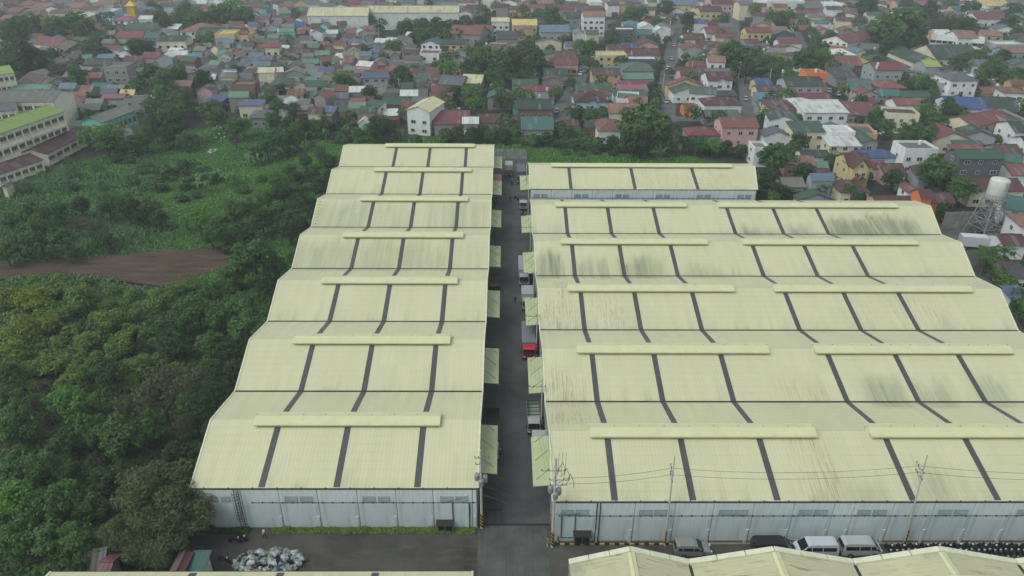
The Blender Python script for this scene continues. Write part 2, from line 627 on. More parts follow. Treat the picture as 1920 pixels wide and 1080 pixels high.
def roof_slopes(root, y0, D, xl, xr, algae, rust, ny=7, step=0.6):
    """one gabled bay: front slope up to the ridge and back slope down to the next valley"""
    ov = 0.12
    nx = int((xr(y0) - xl(y0)) / step)
    V = []
    for s0, s1 in ((0, 0.5), (0.5, 1.0)):
        for j in range(ny + 1):
            y = y0 + D * (s0 + (s1 - s0) * j / ny)
            z = EZ + (RZ - EZ) * (1 - abs(2 * (y - y0) / D - 1))
            xs = np.linspace(xl(y) - ov, xr(y) + ov, nx + 1)
            V.append(np.stack([xs, np.full(nx + 1, y), np.full(nx + 1, z)], 1))
    V = np.concatenate(V)
    F = []
    n = nx + 1
    for j in range(2 * ny + 1):
        if j == ny:
            continue
        for i in range(nx):
            a = j * n + i
            F.append((a, a + 1, a + 1 + n, a + n))
    me = bpy.data.meshes.new('roof_bay')
    me.from_pydata((V - np.array(root.location)).tolist(), [], F)
    me.materials.append(WROOF)
    for nm, pt in (('algae', algae), ('rust', rust)):
        a = me.attributes.new(nm, 'FLOAT', 'POINT')
        val = paint(V[:, 0], V[:, 1], pt)
        jt = np.random.default_rng(int(y0 * 7) + (1 if nm == 'rust' else 0)).uniform(0, 1, 3000)
        ci = np.round(V[:, 0] / .6).astype(int) + 500
        cj = .5 * jt[ci] + .5 * jt[(ci // 5) + 1500]
        reach = 1.2 + 5.0 * jt[(ci // 3) + 2200] ** 2
        run = np.where(V[:, 1] < y0 + D / 2, 1 - smooth(0, 1, (V[:, 1] - y0) / reach), .5 * (1 - smooth(0, 1, (y0 + D - V[:, 1]) / reach)))
        val = np.maximum(val, np.clip(cj - .45, 0, 1) * (.75 if nm == 'algae' else .9) * run)
        a.data.foreach_set('value', val.astype(np.float32))
    me.update()
    return link('roof_bay', me, root)


def strip_mesh(mb, x, w, y0, y1, zf, mat, lift=0.035, o=(0, 0, 0)):
    z0, z1 = zf(y0), zf(y1)
    mb.hexa([(x - w / 2 - o[0], y0 - o[1], z0 - 0.02 - o[2]), (x + w / 2 - o[0], y0 - o[1], z0 - 0.02 - o[2]),
             (x + w / 2 - o[0], y1 - o[1], z1 - 0.02 - o[2]), (x - w / 2 - o[0], y1 - o[1], z1 - 0.02 - o[2]),
             (x - w / 2 - o[0], y0 - o[1], z0 + lift - o[2]), (x + w / 2 - o[0], y0 - o[1], z0 + lift - o[2]),
             (x + w / 2 - o[0], y1 - o[1], z1 + lift - o[2]), (x - w / 2 - o[0], y1 - o[1], z1 + lift - o[2])], mat)
    return mb


def vent(parent, x0, x1, yr, o):
    mb = MB()
    x0, x1, yr = x0 - o[0], x1 - o[0], yr - o[1]
    h, e = 1.32, 9.72
    mb.hexa([(x0, yr - h, e - .1), (x1, yr - h, e - .1), (x1, yr, e + .28), (x0, yr, e + .28),
             (x0, yr - h, e), (x1, yr - h, e), (x1, yr, e + .38), (x0, yr, e + .38)], VENTM)
    mb.hexa([(x0, yr, e + .28), (x1, yr, e + .28), (x1, yr + h, e - .1), (x0, yr + h, e - .1),
             (x0, yr, e + .38), (x1, yr, e + .38), (x1, yr + h, e), (x0, yr + h, e)], VENTM)
    for s in (-1, 1):                                      # upstands and turned-down lips
        mb.box(x0 + .05, x1 - .05, yr + s * 0.62 - .04, yr + s * 0.62 + .04, 9.1, e + .06, VENTM)
        mb.box(x0, x1, yr + s * (h + .035) - .03, yr + s * (h + .035) + .03, e - .17, e + .01, VENTM)
    for xe in (x0 + .06, x1 - .06):
        mb.poly([(xe, yr - h + .06, e - .1), (xe, yr + h - .06, e - .1), (xe, yr, e + .27)], VENTM)
        mb.box(xe - .04, xe + .04, yr - 0.6, yr + 0.6, 9.3, e + .1, VENTM)
    k = int((x1 - x0) / 3.0)
    for i in range(k + 1):                                 # straps over the cap
        xs = x0 + .1 + (x1 - x0 - .2) * i / k
        mb.box(xs - .03, xs + .03, yr + .4, yr + .48, e + .25, e + .36, GUT)
    return mb.build('ridge_vent', parent)


def warehouse(name, label, y0, D, nb, xl, xr, strips, vents, algae, rust, pair_edges=None):
    root = empty(name, ((xl(y0) + xr(y0)) / 2, y0, 0))
    tag(root, label, 'warehouse')
    o = Vector(root.location)
    Y1 = y0 + D * nb
    mb = MB()
    pt = lambda x, y, z: (x - o.x, y - o.y, z)
    th = 0.2
    ysp = [y0 + D / 2 * k for k in range(2 * nb + 1)]
    zr = lambda y: EZ + (RZ - EZ) * (1 - abs(2 * (((y - y0) % D) / D) - 1)) if (y - y0) % D > 1e-6 else EZ
    zs = [EZ - .03 if k % 2 == 0 else RZ - .03 for k in range(2 * nb + 1)]
    for edge, sgn in ((xl, 1), (xr, -1)):                   # side walls rising into the gables
        for (ya, za), (yb, zb) in zip(zip(ysp, zs), list(zip(ysp, zs))[1:]):
            mb.hexa([pt(edge(ya), ya, 0), pt(edge(yb), yb, 0), pt(edge(yb) + sgn * th, yb, 0), pt(edge(ya) + sgn * th, ya, 0),
                     pt(edge(ya), ya, za), pt(edge(yb), yb, zb), pt(edge(yb) + sgn * th, yb, zb), pt(edge(ya) + sgn * th, ya, za)], COLM)
    mb.box(xl(y0) - o.x + .2, xr(y0) - o.x - .2, 0.1, 0.3, 0, EZ - .06, DARK)
    mb.box(xl(Y1) - o.x + .2, xr(Y1) - o.x - .2, Y1 - o.y - .3, Y1 - o.y - .1, 0, EZ - .06, COLM)
    wall = mb.build('wall', root)
    gut = None
    for b in range(nb):
        ya = y0 + D * b
        bay = roof_slopes(root, ya, D, xl, xr, algae, rust)
        zf = lambda y, ya=ya: EZ + (RZ - EZ) * (1 - abs(2 * (y - ya) / D - 1))
        for x in strips:
            for s0, s1 in ((ya + .12, ya + D / 2 - 1.2), (ya + D / 2 + 1.2, ya + D - .22)):
                strip_mesh(MB(), x, 0.8, s0, s1, zf, SKYL, o=o).build('skylight_strip', bay)
        for x0, x1 in (vents(b) if callable(vents) else vents):
            vent(bay, x0, x1, ya + D / 2, o)
        for edge, s in ((xl, -1), (xr, 1)):
            v = MB()
            for s0, s1 in ((ya, ya + D / 2), (ya + D / 2, ya + D)):
                a, b_ = (edge(s0) + s * .16 - o.x, s0 - o.y, zf(s0) + .03), (edge(s1) + s * .16 - o.x, s1 - o.y, zf(s1) + .03)
                v.bar(a, b_, 0.22, VERGE, 0.1)
            v.build('verge_trim', bay)
        g = MB()
        ye = ya - o.y
        g.box(xl(ya) - o.x - .1, xr(ya) - o.x + .1, ye - (.26 if b else .16), ye + .08, EZ - .12, EZ + (.10 if b else -.01), GUT)
        k = int((xr(ya) - xl(ya)) / 3)
        for i in range(k):
            xx = xl(ya) - o.x + (i + .5) * 3
            g.box(xx - .06, xx + .06, ye - .2, ye + .1, EZ, EZ + .06, GUT)
        g.build('valley_gutter' if b else 'eaves_gutter', bay if b else root)
    return root, o


def front_wall(root, o, y, joints, louvres, pipe_x, ztop=EZ - .16):
    """precast panels standing proud of the dark joint behind them, louvres, conduit"""
    fw = MB()
    fw.box(joints[0] - o.x, joints[-1] - o.x, y - o.y - .02, y - o.y + .08, 0.0, 0.28, COLM)
    wall = fw.build('front_wall', root)
    for a, b in zip(joints, joints[1:]):
        h = (b - a) / 2 - 0.035
        MB().box(-h, h, -.09, .08, .29, ztop, PRECAST).build('wall_panel', wall, ((a + b) / 2 - o.x, y - o.y, 0))
        MB().box(-.17, .17, -.17, -.085, 0.0, 2.2, PRECAST).build('column_guard', wall, (b - .3 - o.x, y - o.y, 0))
    for x0, x1 in louvres:
        mb = MB()
        w = x1 - x0
        mb.box(0, w, -.105, -.085, 4.62, 5.5, LOUV)
        for zz in (4.6, 5.48):
            mb.box(-.03, w + .03, -.15, -.085, zz, zz + .06, LOUV)
        for xx in (0, w):
            mb.box(xx - .03, xx + .03, -.15, -.085, 4.66, 5.48, LOUV)
        for k in range(6):
            zz = 4.72 + k * .13
            mb.hexa([(.04, -.15, zz), (w - .04, -.15, zz), (w - .04, -.1, zz + .08), (.04, -.1, zz + .08),
                     (.04, -.15, zz + .02), (w - .04, -.15, zz + .02), (w - .04, -.1, zz + .1), (.04, -.1, zz + .1)], LOUV)
        mb.build('louvre_window', wall, (x0 - o.x, y - o.y, 0))
    mb = MB()
    mb.tube([(pipe_x[0] - o.x, y - o.y - .16, 4.55), (pipe_x[1] - o.x, y - o.y - .16, 4.55)], .035, IRON, 6)
    x = pipe_x[0]
    while x < pipe_x[1]:
        mb.box(x - o.x - .07, x - o.x + .07, y - o.y - .22, y - o.y - .09, 4.47, 4.63, IRON)
        x += 1.25
    mb.build('conduit', wall)
    return wall


def pipe(wall, o, pts, r=.05):
    m = MB()
    m.tube([(p[0] - o.x, p[1] - o.y, p[2]) for p in pts], r, IRON, 6)
    m.build('pipe', wall)


def vent_cage(wall, o, x, y, z0, w=1.95, h=1.2):
    m = MB()
    x -= o.x
    y -= o.y
    m.box(x, x + w, y - .85, y - .09, z0, z0 + .06, IRON)
    m.hexa([(x - .15, y - 1.0, z0 + h), (x + w + .15, y - 1.0, z0 + h), (x + w + .15, y - .09, z0 + h + .25), (x - .15, y - .09, z0 + h + .25),
            (x - .15, y - 1.0, z0 + h + .06), (x + w + .15, y - 1.0, z0 + h + .06), (x + w + .15, y - .09, z0 + h + .31), (x - .15, y - .09, z0 + h + .31)], GUT)
    for i in range(9):
        xx = x + w * i / 8
        m.box(xx - .025, xx + .025, y - .87, y - .82, z0, z0 + h, STEEL if i in (0, 4, 8) else IRON)
    for zz in (z0 + .4, z0 + .8):
        m.box(x, x + w, y - .86, y - .83, zz, zz + .04, IRON)
    m.box(x + .1, x + w - .1, y - .7, y - .15, z0 + .06, z0 + h - .1, DARK)
    m.build('pump_cage', wall)


def canopy(root, o, ya, yb, xw, xo, nrod=3):
    """sheet canopy over the loading doors: fixed to the wall at xw, free edge at xo"""
    s = 1 if xo > xw else -1
    mb = MB()
    z0, z1 = 5.05, 4.85
    p = [(xw, ya), (xo, ya), (xo, yb), (xw, yb)]
    mb.hexa([(q[0] - o.x, q[1] - o.y, (z0 if q[0] == xw else z1)) for q in p] +
            [(q[0] - o.x, q[1] - o.y, (z0 if q[0] == xw else z1) + .12) for q in p], CANOPY)
    mb.box(min(xo, xo + s * .06) - o.x, max(xo, xo + s * .06) - o.x, ya - o.y, yb - o.y, z1 - .15, z1 + .14, CANOPY)
    c = mb.build('canopy', root)
    for i in range(nrod):
        yy = ya + (yb - ya) * (0.12 + 0.76 * i / (nrod - 1)) - o.y
        MB().bar((xw - o.x, yy + .5, 6.5), (xo - s * .35 - o.x, yy, 5.0), .04, IRON).build('tie_rod', c)
    m = MB()
    for i in range(1, 4):
        yy = ya + (yb - ya) * i / 4 - o.y
        m.bar((xw - o.x, yy, 4.95), (xo - o.x, yy, 4.78), .1, STEEL)
    m.build('bracket', c)
    for k in range(2):
        yc = ya + (yb - ya) * (.28 + .44 * k) - o.y
        MB().box(-.06, .06, -1.9, 1.9, 0.05, 4.3, SHUT).build('roller_door', root, (xw + s * .05 - o.x, yc, 0))
    return c


# the long left block
YL, DL = 69.0, 20.02
LXL = lambda y: -39.6 - (y - 89.0) * 0.046
LXR = lambda y: -3.55
alg_l = px_patch([(600, 690, 380, 426, .4), (700, 780, 385, 426, .25), (800, 918, 380, 426, .36), (552, 660, 450, 503, .38), (672, 745, 450, 503, .34),
                  (752, 838, 450, 503, .42), (850, 912, 450, 503, .2)])
blockL, oL = warehouse('warehouse', 'long left warehouse with seven pale ridged bays beside the green field', YL, DL, 7, LXL, LXR,
                       (-30.1, -20.85, -10.9), [(-33.25, -8.65)], alg_l, [])
jl = [-38.55, -37.6, -32.75, -28.1, -23.3, -18.4, -13.6, -9.0, -4.1, -3.58]
wl = front_wall(blockL, oL, YL, jl, [(-37.05, -35.75), (-35.25, -34.2), (-27.37, -25.85), (-25.52, -24.0), (-17.7, -16.17), (-15.8, -14.38), (-8.07, -6.5), (-6.18, -4.7)], (-31.5, -3.6))
vent_cage(wl, oL, -8.6, YL, .1)
pipe(wl, oL, [(-6.6, YL - .17, 4.6), (-6.6, YL - .17, 1.4)], .07)
pipe(wl, oL, [(-4.5, YL - .17, 4.5), (-4.5, YL - .17, .1)], .09)
lad = empty('ladder', (-33.2 - oL.x, -.3, 0), 0, blockL)
for xx in (-.28, .28):
    MB().box(xx - .03, xx + .03, -.03, .03, 0, 7.0, IRON).build('rail', lad)
for k in range(22):
    MB().box(-.27, .27, -.02, .02, .3 + k * .3, .34 + k * .3, IRON).build('rung', lad)
mb = MB()
for k in range(10):
    z = 2.2 + k * .5
    q = [(.4 * math.cos(a), -.35 - .42 * math.sin(a), z) for a in np.linspace(0, math.pi, 6)]
    for a, b in zip(q, q[1:]):
        mb.bar(a, b, .035, IRON)
for xx, yy in ((-.3, -.6), (0, -.77), (.3, -.6)):
    mb.box(xx - .02, xx + .02, yy - .02, yy + .02, 2.2, 6.7, IRON)
mb.build('safety_cage', lad)
for k in range(7):
    canopy(blockL, oL, 73.6 + DL * k, 83.4 + DL * k, -3.55, -1.15)
m = MB()
# small black bolts-down of loose sheets along two bays
for k in range(8):
    yy = 150.2 + k * 1.1
    zz = EZ + (RZ - EZ) * (1 - abs(2 * ((yy - YL) % DL) / DL - 1))
    m.box(LXL(yy) + .5 - oL.x, LXL(yy) + .72 - oL.x, yy - oL.y, yy - oL.y + .3, zz + .005, zz + .06, IRON)
m.build('sheet_clip', blockL)

# the wide right block
YR, DR = 66.75, 19.82
RXL = lambda y: 5.9
RXR = lambda y: 86.5 + (y - 106.7) * 0.19
alg_r = px_patch([(1568, 1655, 404, 438, .95), (1650, 1740, 402, 438, .95), (1560, 1600, 412, 438, .9), (1395, 1462, 414, 438, .75), (1478, 1530, 410, 438, .75),
                  (1340, 1385, 418, 438, .3), (1012, 1058, 470, 516, .95), (1072, 1150, 478, 516, .6), (1165, 1252, 476, 516, .68), (1270, 1300, 490, 516, .3),
                  (1292, 1360, 485, 516, .4), (1640, 1712, 690, 753, .62), (1728, 1800, 695, 753, .5), (1850, 1910, 690, 753, .5),
                  (1590, 1675, 870, 938, .38), (1735, 1830, 850, 938, .38), (1490, 1560, 590, 617, .25)])
rust_r = px_patch([(1020, 1085, 562, 616, .95), (1006, 1032, 517, 532, 1), (1015, 1100, 686, 753, 1), (1026, 1105, 756, 800, 1), (1050, 1072, 520, 610, .9),
                   (1520, 1590, 800, 935, .9), (1110, 1180, 555, 612, .6), (1470, 1560, 690, 750, .4), (1690, 1790, 550, 612, .5), (1590, 1660, 555, 612, .35), (1780, 1850, 520, 545, .5)])
blockR, oR = warehouse('warehouse', 'widest warehouse with five pale ridged bays and rust streaks at its corner by the alley', YR, DR, 5, RXL, RXR,
                       (13.27, 22.78, 33.06, 49.6, 60.0, 69.75), lambda b: [(10.95, 40.55), (47.6, (78.6, 78.2, 83.0, 83.0, 88.2)[b])], alg_r, rust_r)
jr = [5.95, 11.6, 15.8, 20.7, 25.4, 30.3, 35.2, 40.1, 42.6, 47.4, 52.4, 57.3, 62.1, 67.0, 71.9, 76.8, 78.8]
lv = [(6.9, 8.35), (8.64, 10.14), (16.4, 17.97), (18.23, 19.86), (26.14, 27.71), (27.95, 29.6), (35.9, 37.47), (37.73, 39.37), (43.18, 44.69), (45.02, 46.66),
      (53.1, 54.68), (55.01, 56.65), (62.8, 64.4), (64.7, 66.3), (72.5, 74.1), (74.4, 76.0)]
wr = front_wall(blockR, oR, YR, jr, lv, (6.6, 78.5))
vent_cage(wr, oR, 8.55, YR, .55)
pipe(wr, oR, [(11.15, YR - .17, 6.6), (11.15, YR - .17, .2)], .06)
pipe(wr, oR, [(11.55, YR - .17, 6.6), (11.55, YR - .17, .2)], .06)
pipe(wr, oR, [(6.95, YR - .17, 4.5), (6.95, YR - .17, .9), (8.5, YR - .17, .85)], .06)
pipe(wr, oR, [(8.6, YR - .17, 4.9), (8.6, YR - .17, 2.0)], .06)
YELL, BLACK = plain('hazard_yellow', (196, 164, 66), .6, .3, 0, .55, 2.0), plain('hazard_black', (24, 24, 24), .7)
WHITEP = plain('hazard_white', (200, 200, 195), .6)
REDP = plain('hazard_red', (150, 40, 45), .6)
kerb = empty('striped_kerb', (6.2, YR - .45, 0))
tag(kerb, 'low kerb striped yellow and black along the foot of the widest warehouse', 'kerb')
for k in range(26):
    MB().box(k * .62, k * .62 + .6, -.14, .1, 0.0, .17, YELL if k % 2 else BLACK).build('kerb_stone', kerb)
WORN = plain('worn_kerb', (150, 145, 125), .9, .1, 0, .5, 1)
kerb2 = empty('pale_kerb', (22.4, YR - .45, 0))
tag(kerb2, 'plain worn concrete kerb behind the parked vans', 'kerb')
for k in range(28):
    MB().box(k * 2.0, k * 2.0 + 1.97, -.14, .12, 0.0, .2, WORN).build('kerb_stone', kerb2)
for k in range(5):
    canopy(blockR, oR, 71.3 + DR * k, 80.9 + DR * k, 5.9, 3.6)
# the separate block behind
YB, DB = 172.9, 20.0
BXL = lambda y: 6.1
BXR = lambda y: 62.2 + (y - 172.9) * 0.18
blockB, oB = warehouse('warehouse', 'separate single bay warehouse with pale blue wall behind the widest block', YB, DB, 1, BXL, BXR,
                       (16.1, 32.0, 47.6), [(11.5, 58.0)], [], px_patch([(1200, 1405, 320, 352, .35)]))
jb = list(np.linspace(6.2, 62.0, 12))
front_wall(blockB, oB, YB, jb, [q for k in (0, 2, 4, 6, 8, 10) for q in ((jb[k] + .7, jb[k] + 2.2), (jb[k] + 2.6, jb[k] + 4.1))], (6.6, 61))
canopy(blockB, oB, 177.2, 187.6, 6.1, 3.7)
m = MB()
o = oL
m.hexa([(-3.5 - o.x, 184.0 - o.y, 4.3), (-1.2 - o.x, 184.0 - o.y, 4.0), (-1.2 - o.x, 191 - o.y, 4.0), (-3.5 - o.x, 191 - o.y, 4.3),
        (-3.5 - o.x, 184.0 - o.y, 4.4), (-1.2 - o.x, 184.0 - o.y, 4.1), (-1.2 - o.x, 191 - o.y, 4.1), (-3.5 - o.x, 191 - o.y, 4.4)], plain('pink_sheet', (152, 104, 106), .6))
m.build('awning', blockL)

# warehouse under the camera on the left: only its far eave shows
YF = 36.3
FXL, FXR = (lambda y: -48.9), (lambda y: -3.7)
blockF, oF = warehouse('warehouse', 'nearest left warehouse, only the far edge of its pale roof in view', YF, 20.0, 1, FXL, FXR,
                       (-33.6, -24.2, -14.0), [(-44, -9)], [], [])
m = MB()
m.box(-48.9 - oF.x, -3.7 - oF.x, 19.96, 20.1, EZ - .22, EZ - .02, GUT)
m.build('eaves_gutter', blockF)

# row of four gabled sheds on the right, ridges running towards the camera
SHROOF = None
t = NT('weathered_roof_sheet', 0.6, 0.3)
co = t.coord()
wv = t.node('ShaderNodeTexWave', wave_type='BANDS', bands_direction='Y', wave_profile='TRI')
wv.inputs['Scale'].default_value = 0.8
t.link(co, wv.inputs['Vector'])
n1 = t.noise(t.coord('Object', (0.35, 1.0, .5)), 0.5, 5, 0.7)
n2 = t.noise(t.coord('Object', (0.18, 2.2, .2)), 1.2, 4, 0.75)
n3 = t.noise(co, 0.22, 4, 0.65)
c = t.mix(t.ramp(n1, 0.35, 0.7), (0.43, 0.415, 0.265), (0.52, 0.505, 0.325))
c = t.mix(t.ramp(wv.outputs['Fac'], 0, .3, .16, 0), c, (.25, .24, .16))
c = t.mix(t.math('MULTIPLY', t.ramp(n2, .54, .60), t.ramp(n1, .45, .6, 0, .8)), c, (0.14, 0.115, 0.075))
c = t.mix(t.ramp(n3, .56, .7, 0, .65), c, (0.24, 0.255, 0.165))
t.bump(wv.outputs['Fac'], .3, .03)
SHROOF = t.color(c)
row = empty('shed_row', (33, 58.5, 0))
tag(row, 'row of four weathered gabled roofs at the near right edge of the yard', 'warehouse')
oS = Vector(row.location)
SH = [(7.1, 20.5, 8.0), (20.5, 38.9, 8.0), (38.9, 57.2, 8.0), (57.2, 75.4, 8.0)]
mb = MB()
for x0, x1, za in SH:
    xm = (x0 + x1) / 2
    mb.poly([(x0 - oS.x, -.12, 0), (x1 - oS.x, -.12, 0), (x1 - oS.x, -.12, 5.9), (xm - oS.x, -.12, za - .1), (x0 - oS.x, -.12, 5.9)][::-1], COLM)
mb.poly([(7.2 - oS.x, -.12, 0), (7.2 - oS.x, -.12, 5.9), (7.2 - oS.x, -26, 5.9), (7.2 - oS.x, -26, 0)], COLM)
mb.build('wall', row)
for x0, x1, za in SH:
    xm = (x0 + x1) / 2
    rf = MB()
    for xa, zz0, xb, zz1 in ((x0 + .05, 6.0, xm, za), (xm, za, x1 - .05, 6.0)):
        rf.hexa([(xa - oS.x, -26, zz0 - .06), (xb - oS.x, -26, zz1 - .06), (xb - oS.x, 0, zz1 - .06), (xa - oS.x, 0, zz0 - .06),
                 (xa - oS.x, -26, zz0), (xb - oS.x, -26, zz1), (xb - oS.x, 0, zz1), (xa - oS.x, 0, zz0)], SHROOF)
    rf = rf.build('roof', row)
    for (xa, zz0), (xb, zz1) in (((x0, 6.0), (xm, za)), ((xm, za), (x1, 6.0))):
        b = MB()
        n = max(3, int(abs(xb - xa) / 2.6))
        for i in range(n):                               # verge flashing in lengths
            u, w = i / n, (i + 1) / n - .012
            b.bar((xa + (xb - xa) * u - oS.x, -.3, zz0 + (zz1 - zz0) * u + .1), (xa + (xb - xa) * w - oS.x, -.3, zz0 + (zz1 - zz0) * w + .1), .68, VERGE, .16)
        b.build('verge_trim', rf)
    b = MB()
    for s in (-1, 1):
        b.hexa([(xm - oS.x + s * .02, -26, za + .06), (xm - oS.x + s * .42, -26, za - .05), (xm - oS.x + s * .42, -.7, za - .05), (xm - oS.x + s * .02, -.7, za + .06),
                (xm - oS.x + s * .02, -26, za + .12), (xm - oS.x + s * .42, -26, za + .01), (xm - oS.x + s * .42, -.7, za + .01), (xm - oS.x + s * .02, -.7, za + .12)], VENTM)
    b.build('ridge_cap', rf)
    MB().box(x1 - oS.x - .28, x1 - oS.x + .28, -26, -.75, 5.9, 6.03, GUT).build('valley_gutter', rf)
m = MB()
m.hexa([(47.2 - oS.x, -5.6, 7.95), (51.4 - oS.x, -5.6, 7.7), (51.4 - oS.x, -4.0, 7.7), (47.2 - oS.x, -4.0, 7.95),
        (47.2 - oS.x, -5.6, 8.3), (51.4 - oS.x, -5.6, 8.1), (51.4 - oS.x, -4.0, 8.1), (47.2 - oS.x, -4.0, 8.3)], VENTM)
m.build('roof_monitor', row)

# far pale warehouse and site walls
CONC = plain('bare_concrete', (150, 152, 146), .9, .15, 0, .45, .5)


def site_wall(pts, h, label, panel=3.0, mat=None, name='boundary_wall'):
    r = empty(name, (pts[0][0], pts[0][1], 0))
    tag(r, label, 'wall')
    for a, b in zip(pts, pts[1:]):
        a, b = Vector((a[0], a[1], 0)), Vector((b[0], b[1], 0))
        d = b - a
        n = max(1, round(d.length / panel))
        ang = math.atan2(d.y, d.x)
        L = d.length / n
        me = MB().box(.17, L - .17, -.07, .07, 0, h, mat or CONC).mesh('wall_panel')
        mp = MB().box(-.15, .15, -.13, .13, 0, h + .12, mat or CONC).mesh('post')
        for i in range(n):
            q = a + d * (i / n) - Vector(r.location)
            link('wall_panel', me, r, q, ang)
            link('post', mp, r, q, ang)
    return r


site_wall([(-3.4, 217.2), (6.4, 216.2)], 2.9, 'pale concrete wall closing the far end of the alley')
site_wall([gp(1766, 428), gp(1826, 427)], 4.2, 'tall stained concrete wall behind the water tower', 5.0)
site_wall([gp(1893, 470), gp(1908, 472), (118.5, 148.5)], 3.2, 'pale panel wall beside the parked box truck')
# ------------------------------------------------------------------ vegetation
def leaf_mat(name, dark, light, trans=0.25):
    t = NT(name, 0.6, 0.25)
    g = t.node('ShaderNodeNewGeometry').outputs['Random Per Island']
    inf = t.node('ShaderNodeObjectInfo').outputs['Random']
    c = t.mix(t.ramp(g, 0, 1), dark, light)
    c = t.mix(t.ramp(inf, 0.0, 1.0, 0.0, 0.5), c, (light[0] * 0.95, light[1] * 0.85, light[2] * 0.95))
    tr = t.node('ShaderNodeBsdfTranslucent')
    t.link(c, tr.inputs['Color'])
    t.color(c)
    ms = t.node('ShaderNodeMixShader')
    ms.inputs[0].default_value = trans
    out = t.n['Material Output']
    t.link(t.b.outputs[0], ms.inputs[1])
    t.link(tr.outputs[0], ms.inputs[2])
    t.link(ms.outputs[0], out.inputs['Surface'])
    return t.m


LEAF = {
    'dark': leaf_mat('leaf_dark_green', (0.019, 0.050, 0.014), (0.050, 0.111, 0.029)),
    'mid': leaf_mat('leaf_mid_green', (0.032, 0.085, 0.021), (0.090, 0.192, 0.042)),
    'light': leaf_mat('leaf_light_green', (0.045, 0.132, 0.021), (0.129, 0.286, 0.047)),
    'vine': leaf_mat('leaf_vine_green', (0.055, 0.135, 0.026), (0.17, 0.28, 0.05)),
    'yellow': leaf_mat('leaf_yellow_green', (0.077, 0.162, 0.020), (0.218, 0.285, 0.040)),
    'brown': leaf_mat('leaf_brown_green', (0.045, 0.062, 0.027), (0.109, 0.125, 0.056)),
    'olive': leaf_mat('leaf_olive', (0.036, 0.068, 0.022), (0.110, 0.150, 0.050)),
    'banana': leaf_mat('leaf_banana', (0.045, 0.132, 0.029), (0.128, 0.280, 0.067), 0.3),
    'grass': leaf_mat('grass_blade', (0.042, 0.137, 0.030), (0.142, 0.367, 0.061), 0.4),
    'reed': leaf_mat('reed_blade', (0.042, 0.105, 0.038), (0.109, 0.220, 0.078)),
}
BARK = plain('bark', (92, 82, 70), 0.95, 0.1, 0, 0.5, 2.0)
PALEBARK = plain('pale_bark', (130, 125, 112), 0.95, 0.1, 0, 0.4, 2.0)


def unit(n, rng):
    v = rng.normal(size=(n, 3))
    return v / np.linalg.norm(v, axis=1, keepdims=True)


def leaves(P, N, L, W, rng, droop=0.0):
    """rhombic leaf sprays at P, facing N"""
    n = len(P)
    t = np.cross(N, unit(n, rng))
    t /= np.linalg.norm(t, axis=1, keepdims=True) + 1e-9
    b = np.cross(N, t)
    t[:, 2] -= droop
    l = (L * rng.uniform(.6, 1.4, n))[:, None]
    w = (W * rng.uniform(.6, 1.4, n))[:, None]
    return np.stack([P - t * l, P + b * w + N * w * .3, P + t * l, P - b * w + N * w * .3], 1)


def crown(seed, mat, clumps=46, per=110, flat=0.8, leaf=(0.07, 0.046), cr=(0.15, 0.38), gap=0.0, low=-0.55, droop=0.0):
    """crown of unit radius about its own centre: leaf clumps of different size through the volume"""
    rng = np.random.default_rng(seed)
    C = unit(clumps, rng) * (rng.uniform(0.25, 1, clumps) ** 0.45)[:, None] * 0.78
    C[:, 2] = np.maximum(C[:, 2], low) * flat
    C += rng.normal(size=C.shape) * .1
    C[:, :2] *= rng.uniform(.8, 1.15, 2)
    r = rng.uniform(cr[0], cr[1], clumps)
    Q = []
    for c, rr in zip(C, r):
        k = int(per * (rr / cr[1]) ** 2 * (1 - gap * rng.uniform(0, 1)))
        u = unit(k, rng)
        u[:, 2] = np.where(rng.uniform(size=k) < .72, np.abs(u[:, 2]), u[:, 2])
        P = c + u * rr * (rng.uniform(.55, 1.08, k) ** .6)[:, None] * np.array([1, 1, .8])
        N = u + unit(k, rng) * .75 + np.array([0, 0, .45])
        N /= np.linalg.norm(N, axis=1, keepdims=True)
        Q.append(leaves(P, N, leaf[0], leaf[1], rng, droop))
    return quads_mesh('crown', np.concatenate(Q), [LEAF[mat]])


def trunk_mesh(seed, limbs=5, mat=None):
    """unit tree: trunk from the ground (z=-1) to the crown's centre (z=0) with limbs"""
    rng = random.Random(seed)
    mb = MB()
    b = mat or BARK
    x = rng.uniform(-.06, .06)
    mb.tube([(0, 0, -1.02), (x * .4, .02, -.72), (x, 0, -.35), (x * 1.4, .02, .1)], .085, b, 7, .03)
    for i in range(limbs):
        a = 2 * math.pi * (i + rng.uniform(-.3, .3)) / limbs
        z = rng.uniform(-.55, -.2)
        q = rng.uniform(.45, .75)
        mb.tube([(x * .8, 0, z), (q * .5 * math.cos(a), q * .5 * math.sin(a), z + .2), (q * math.cos(a), q * math.sin(a), z + rng.uniform(.35, .6))], .04, b, 5, .012)
    return mb.mesh('trunk')


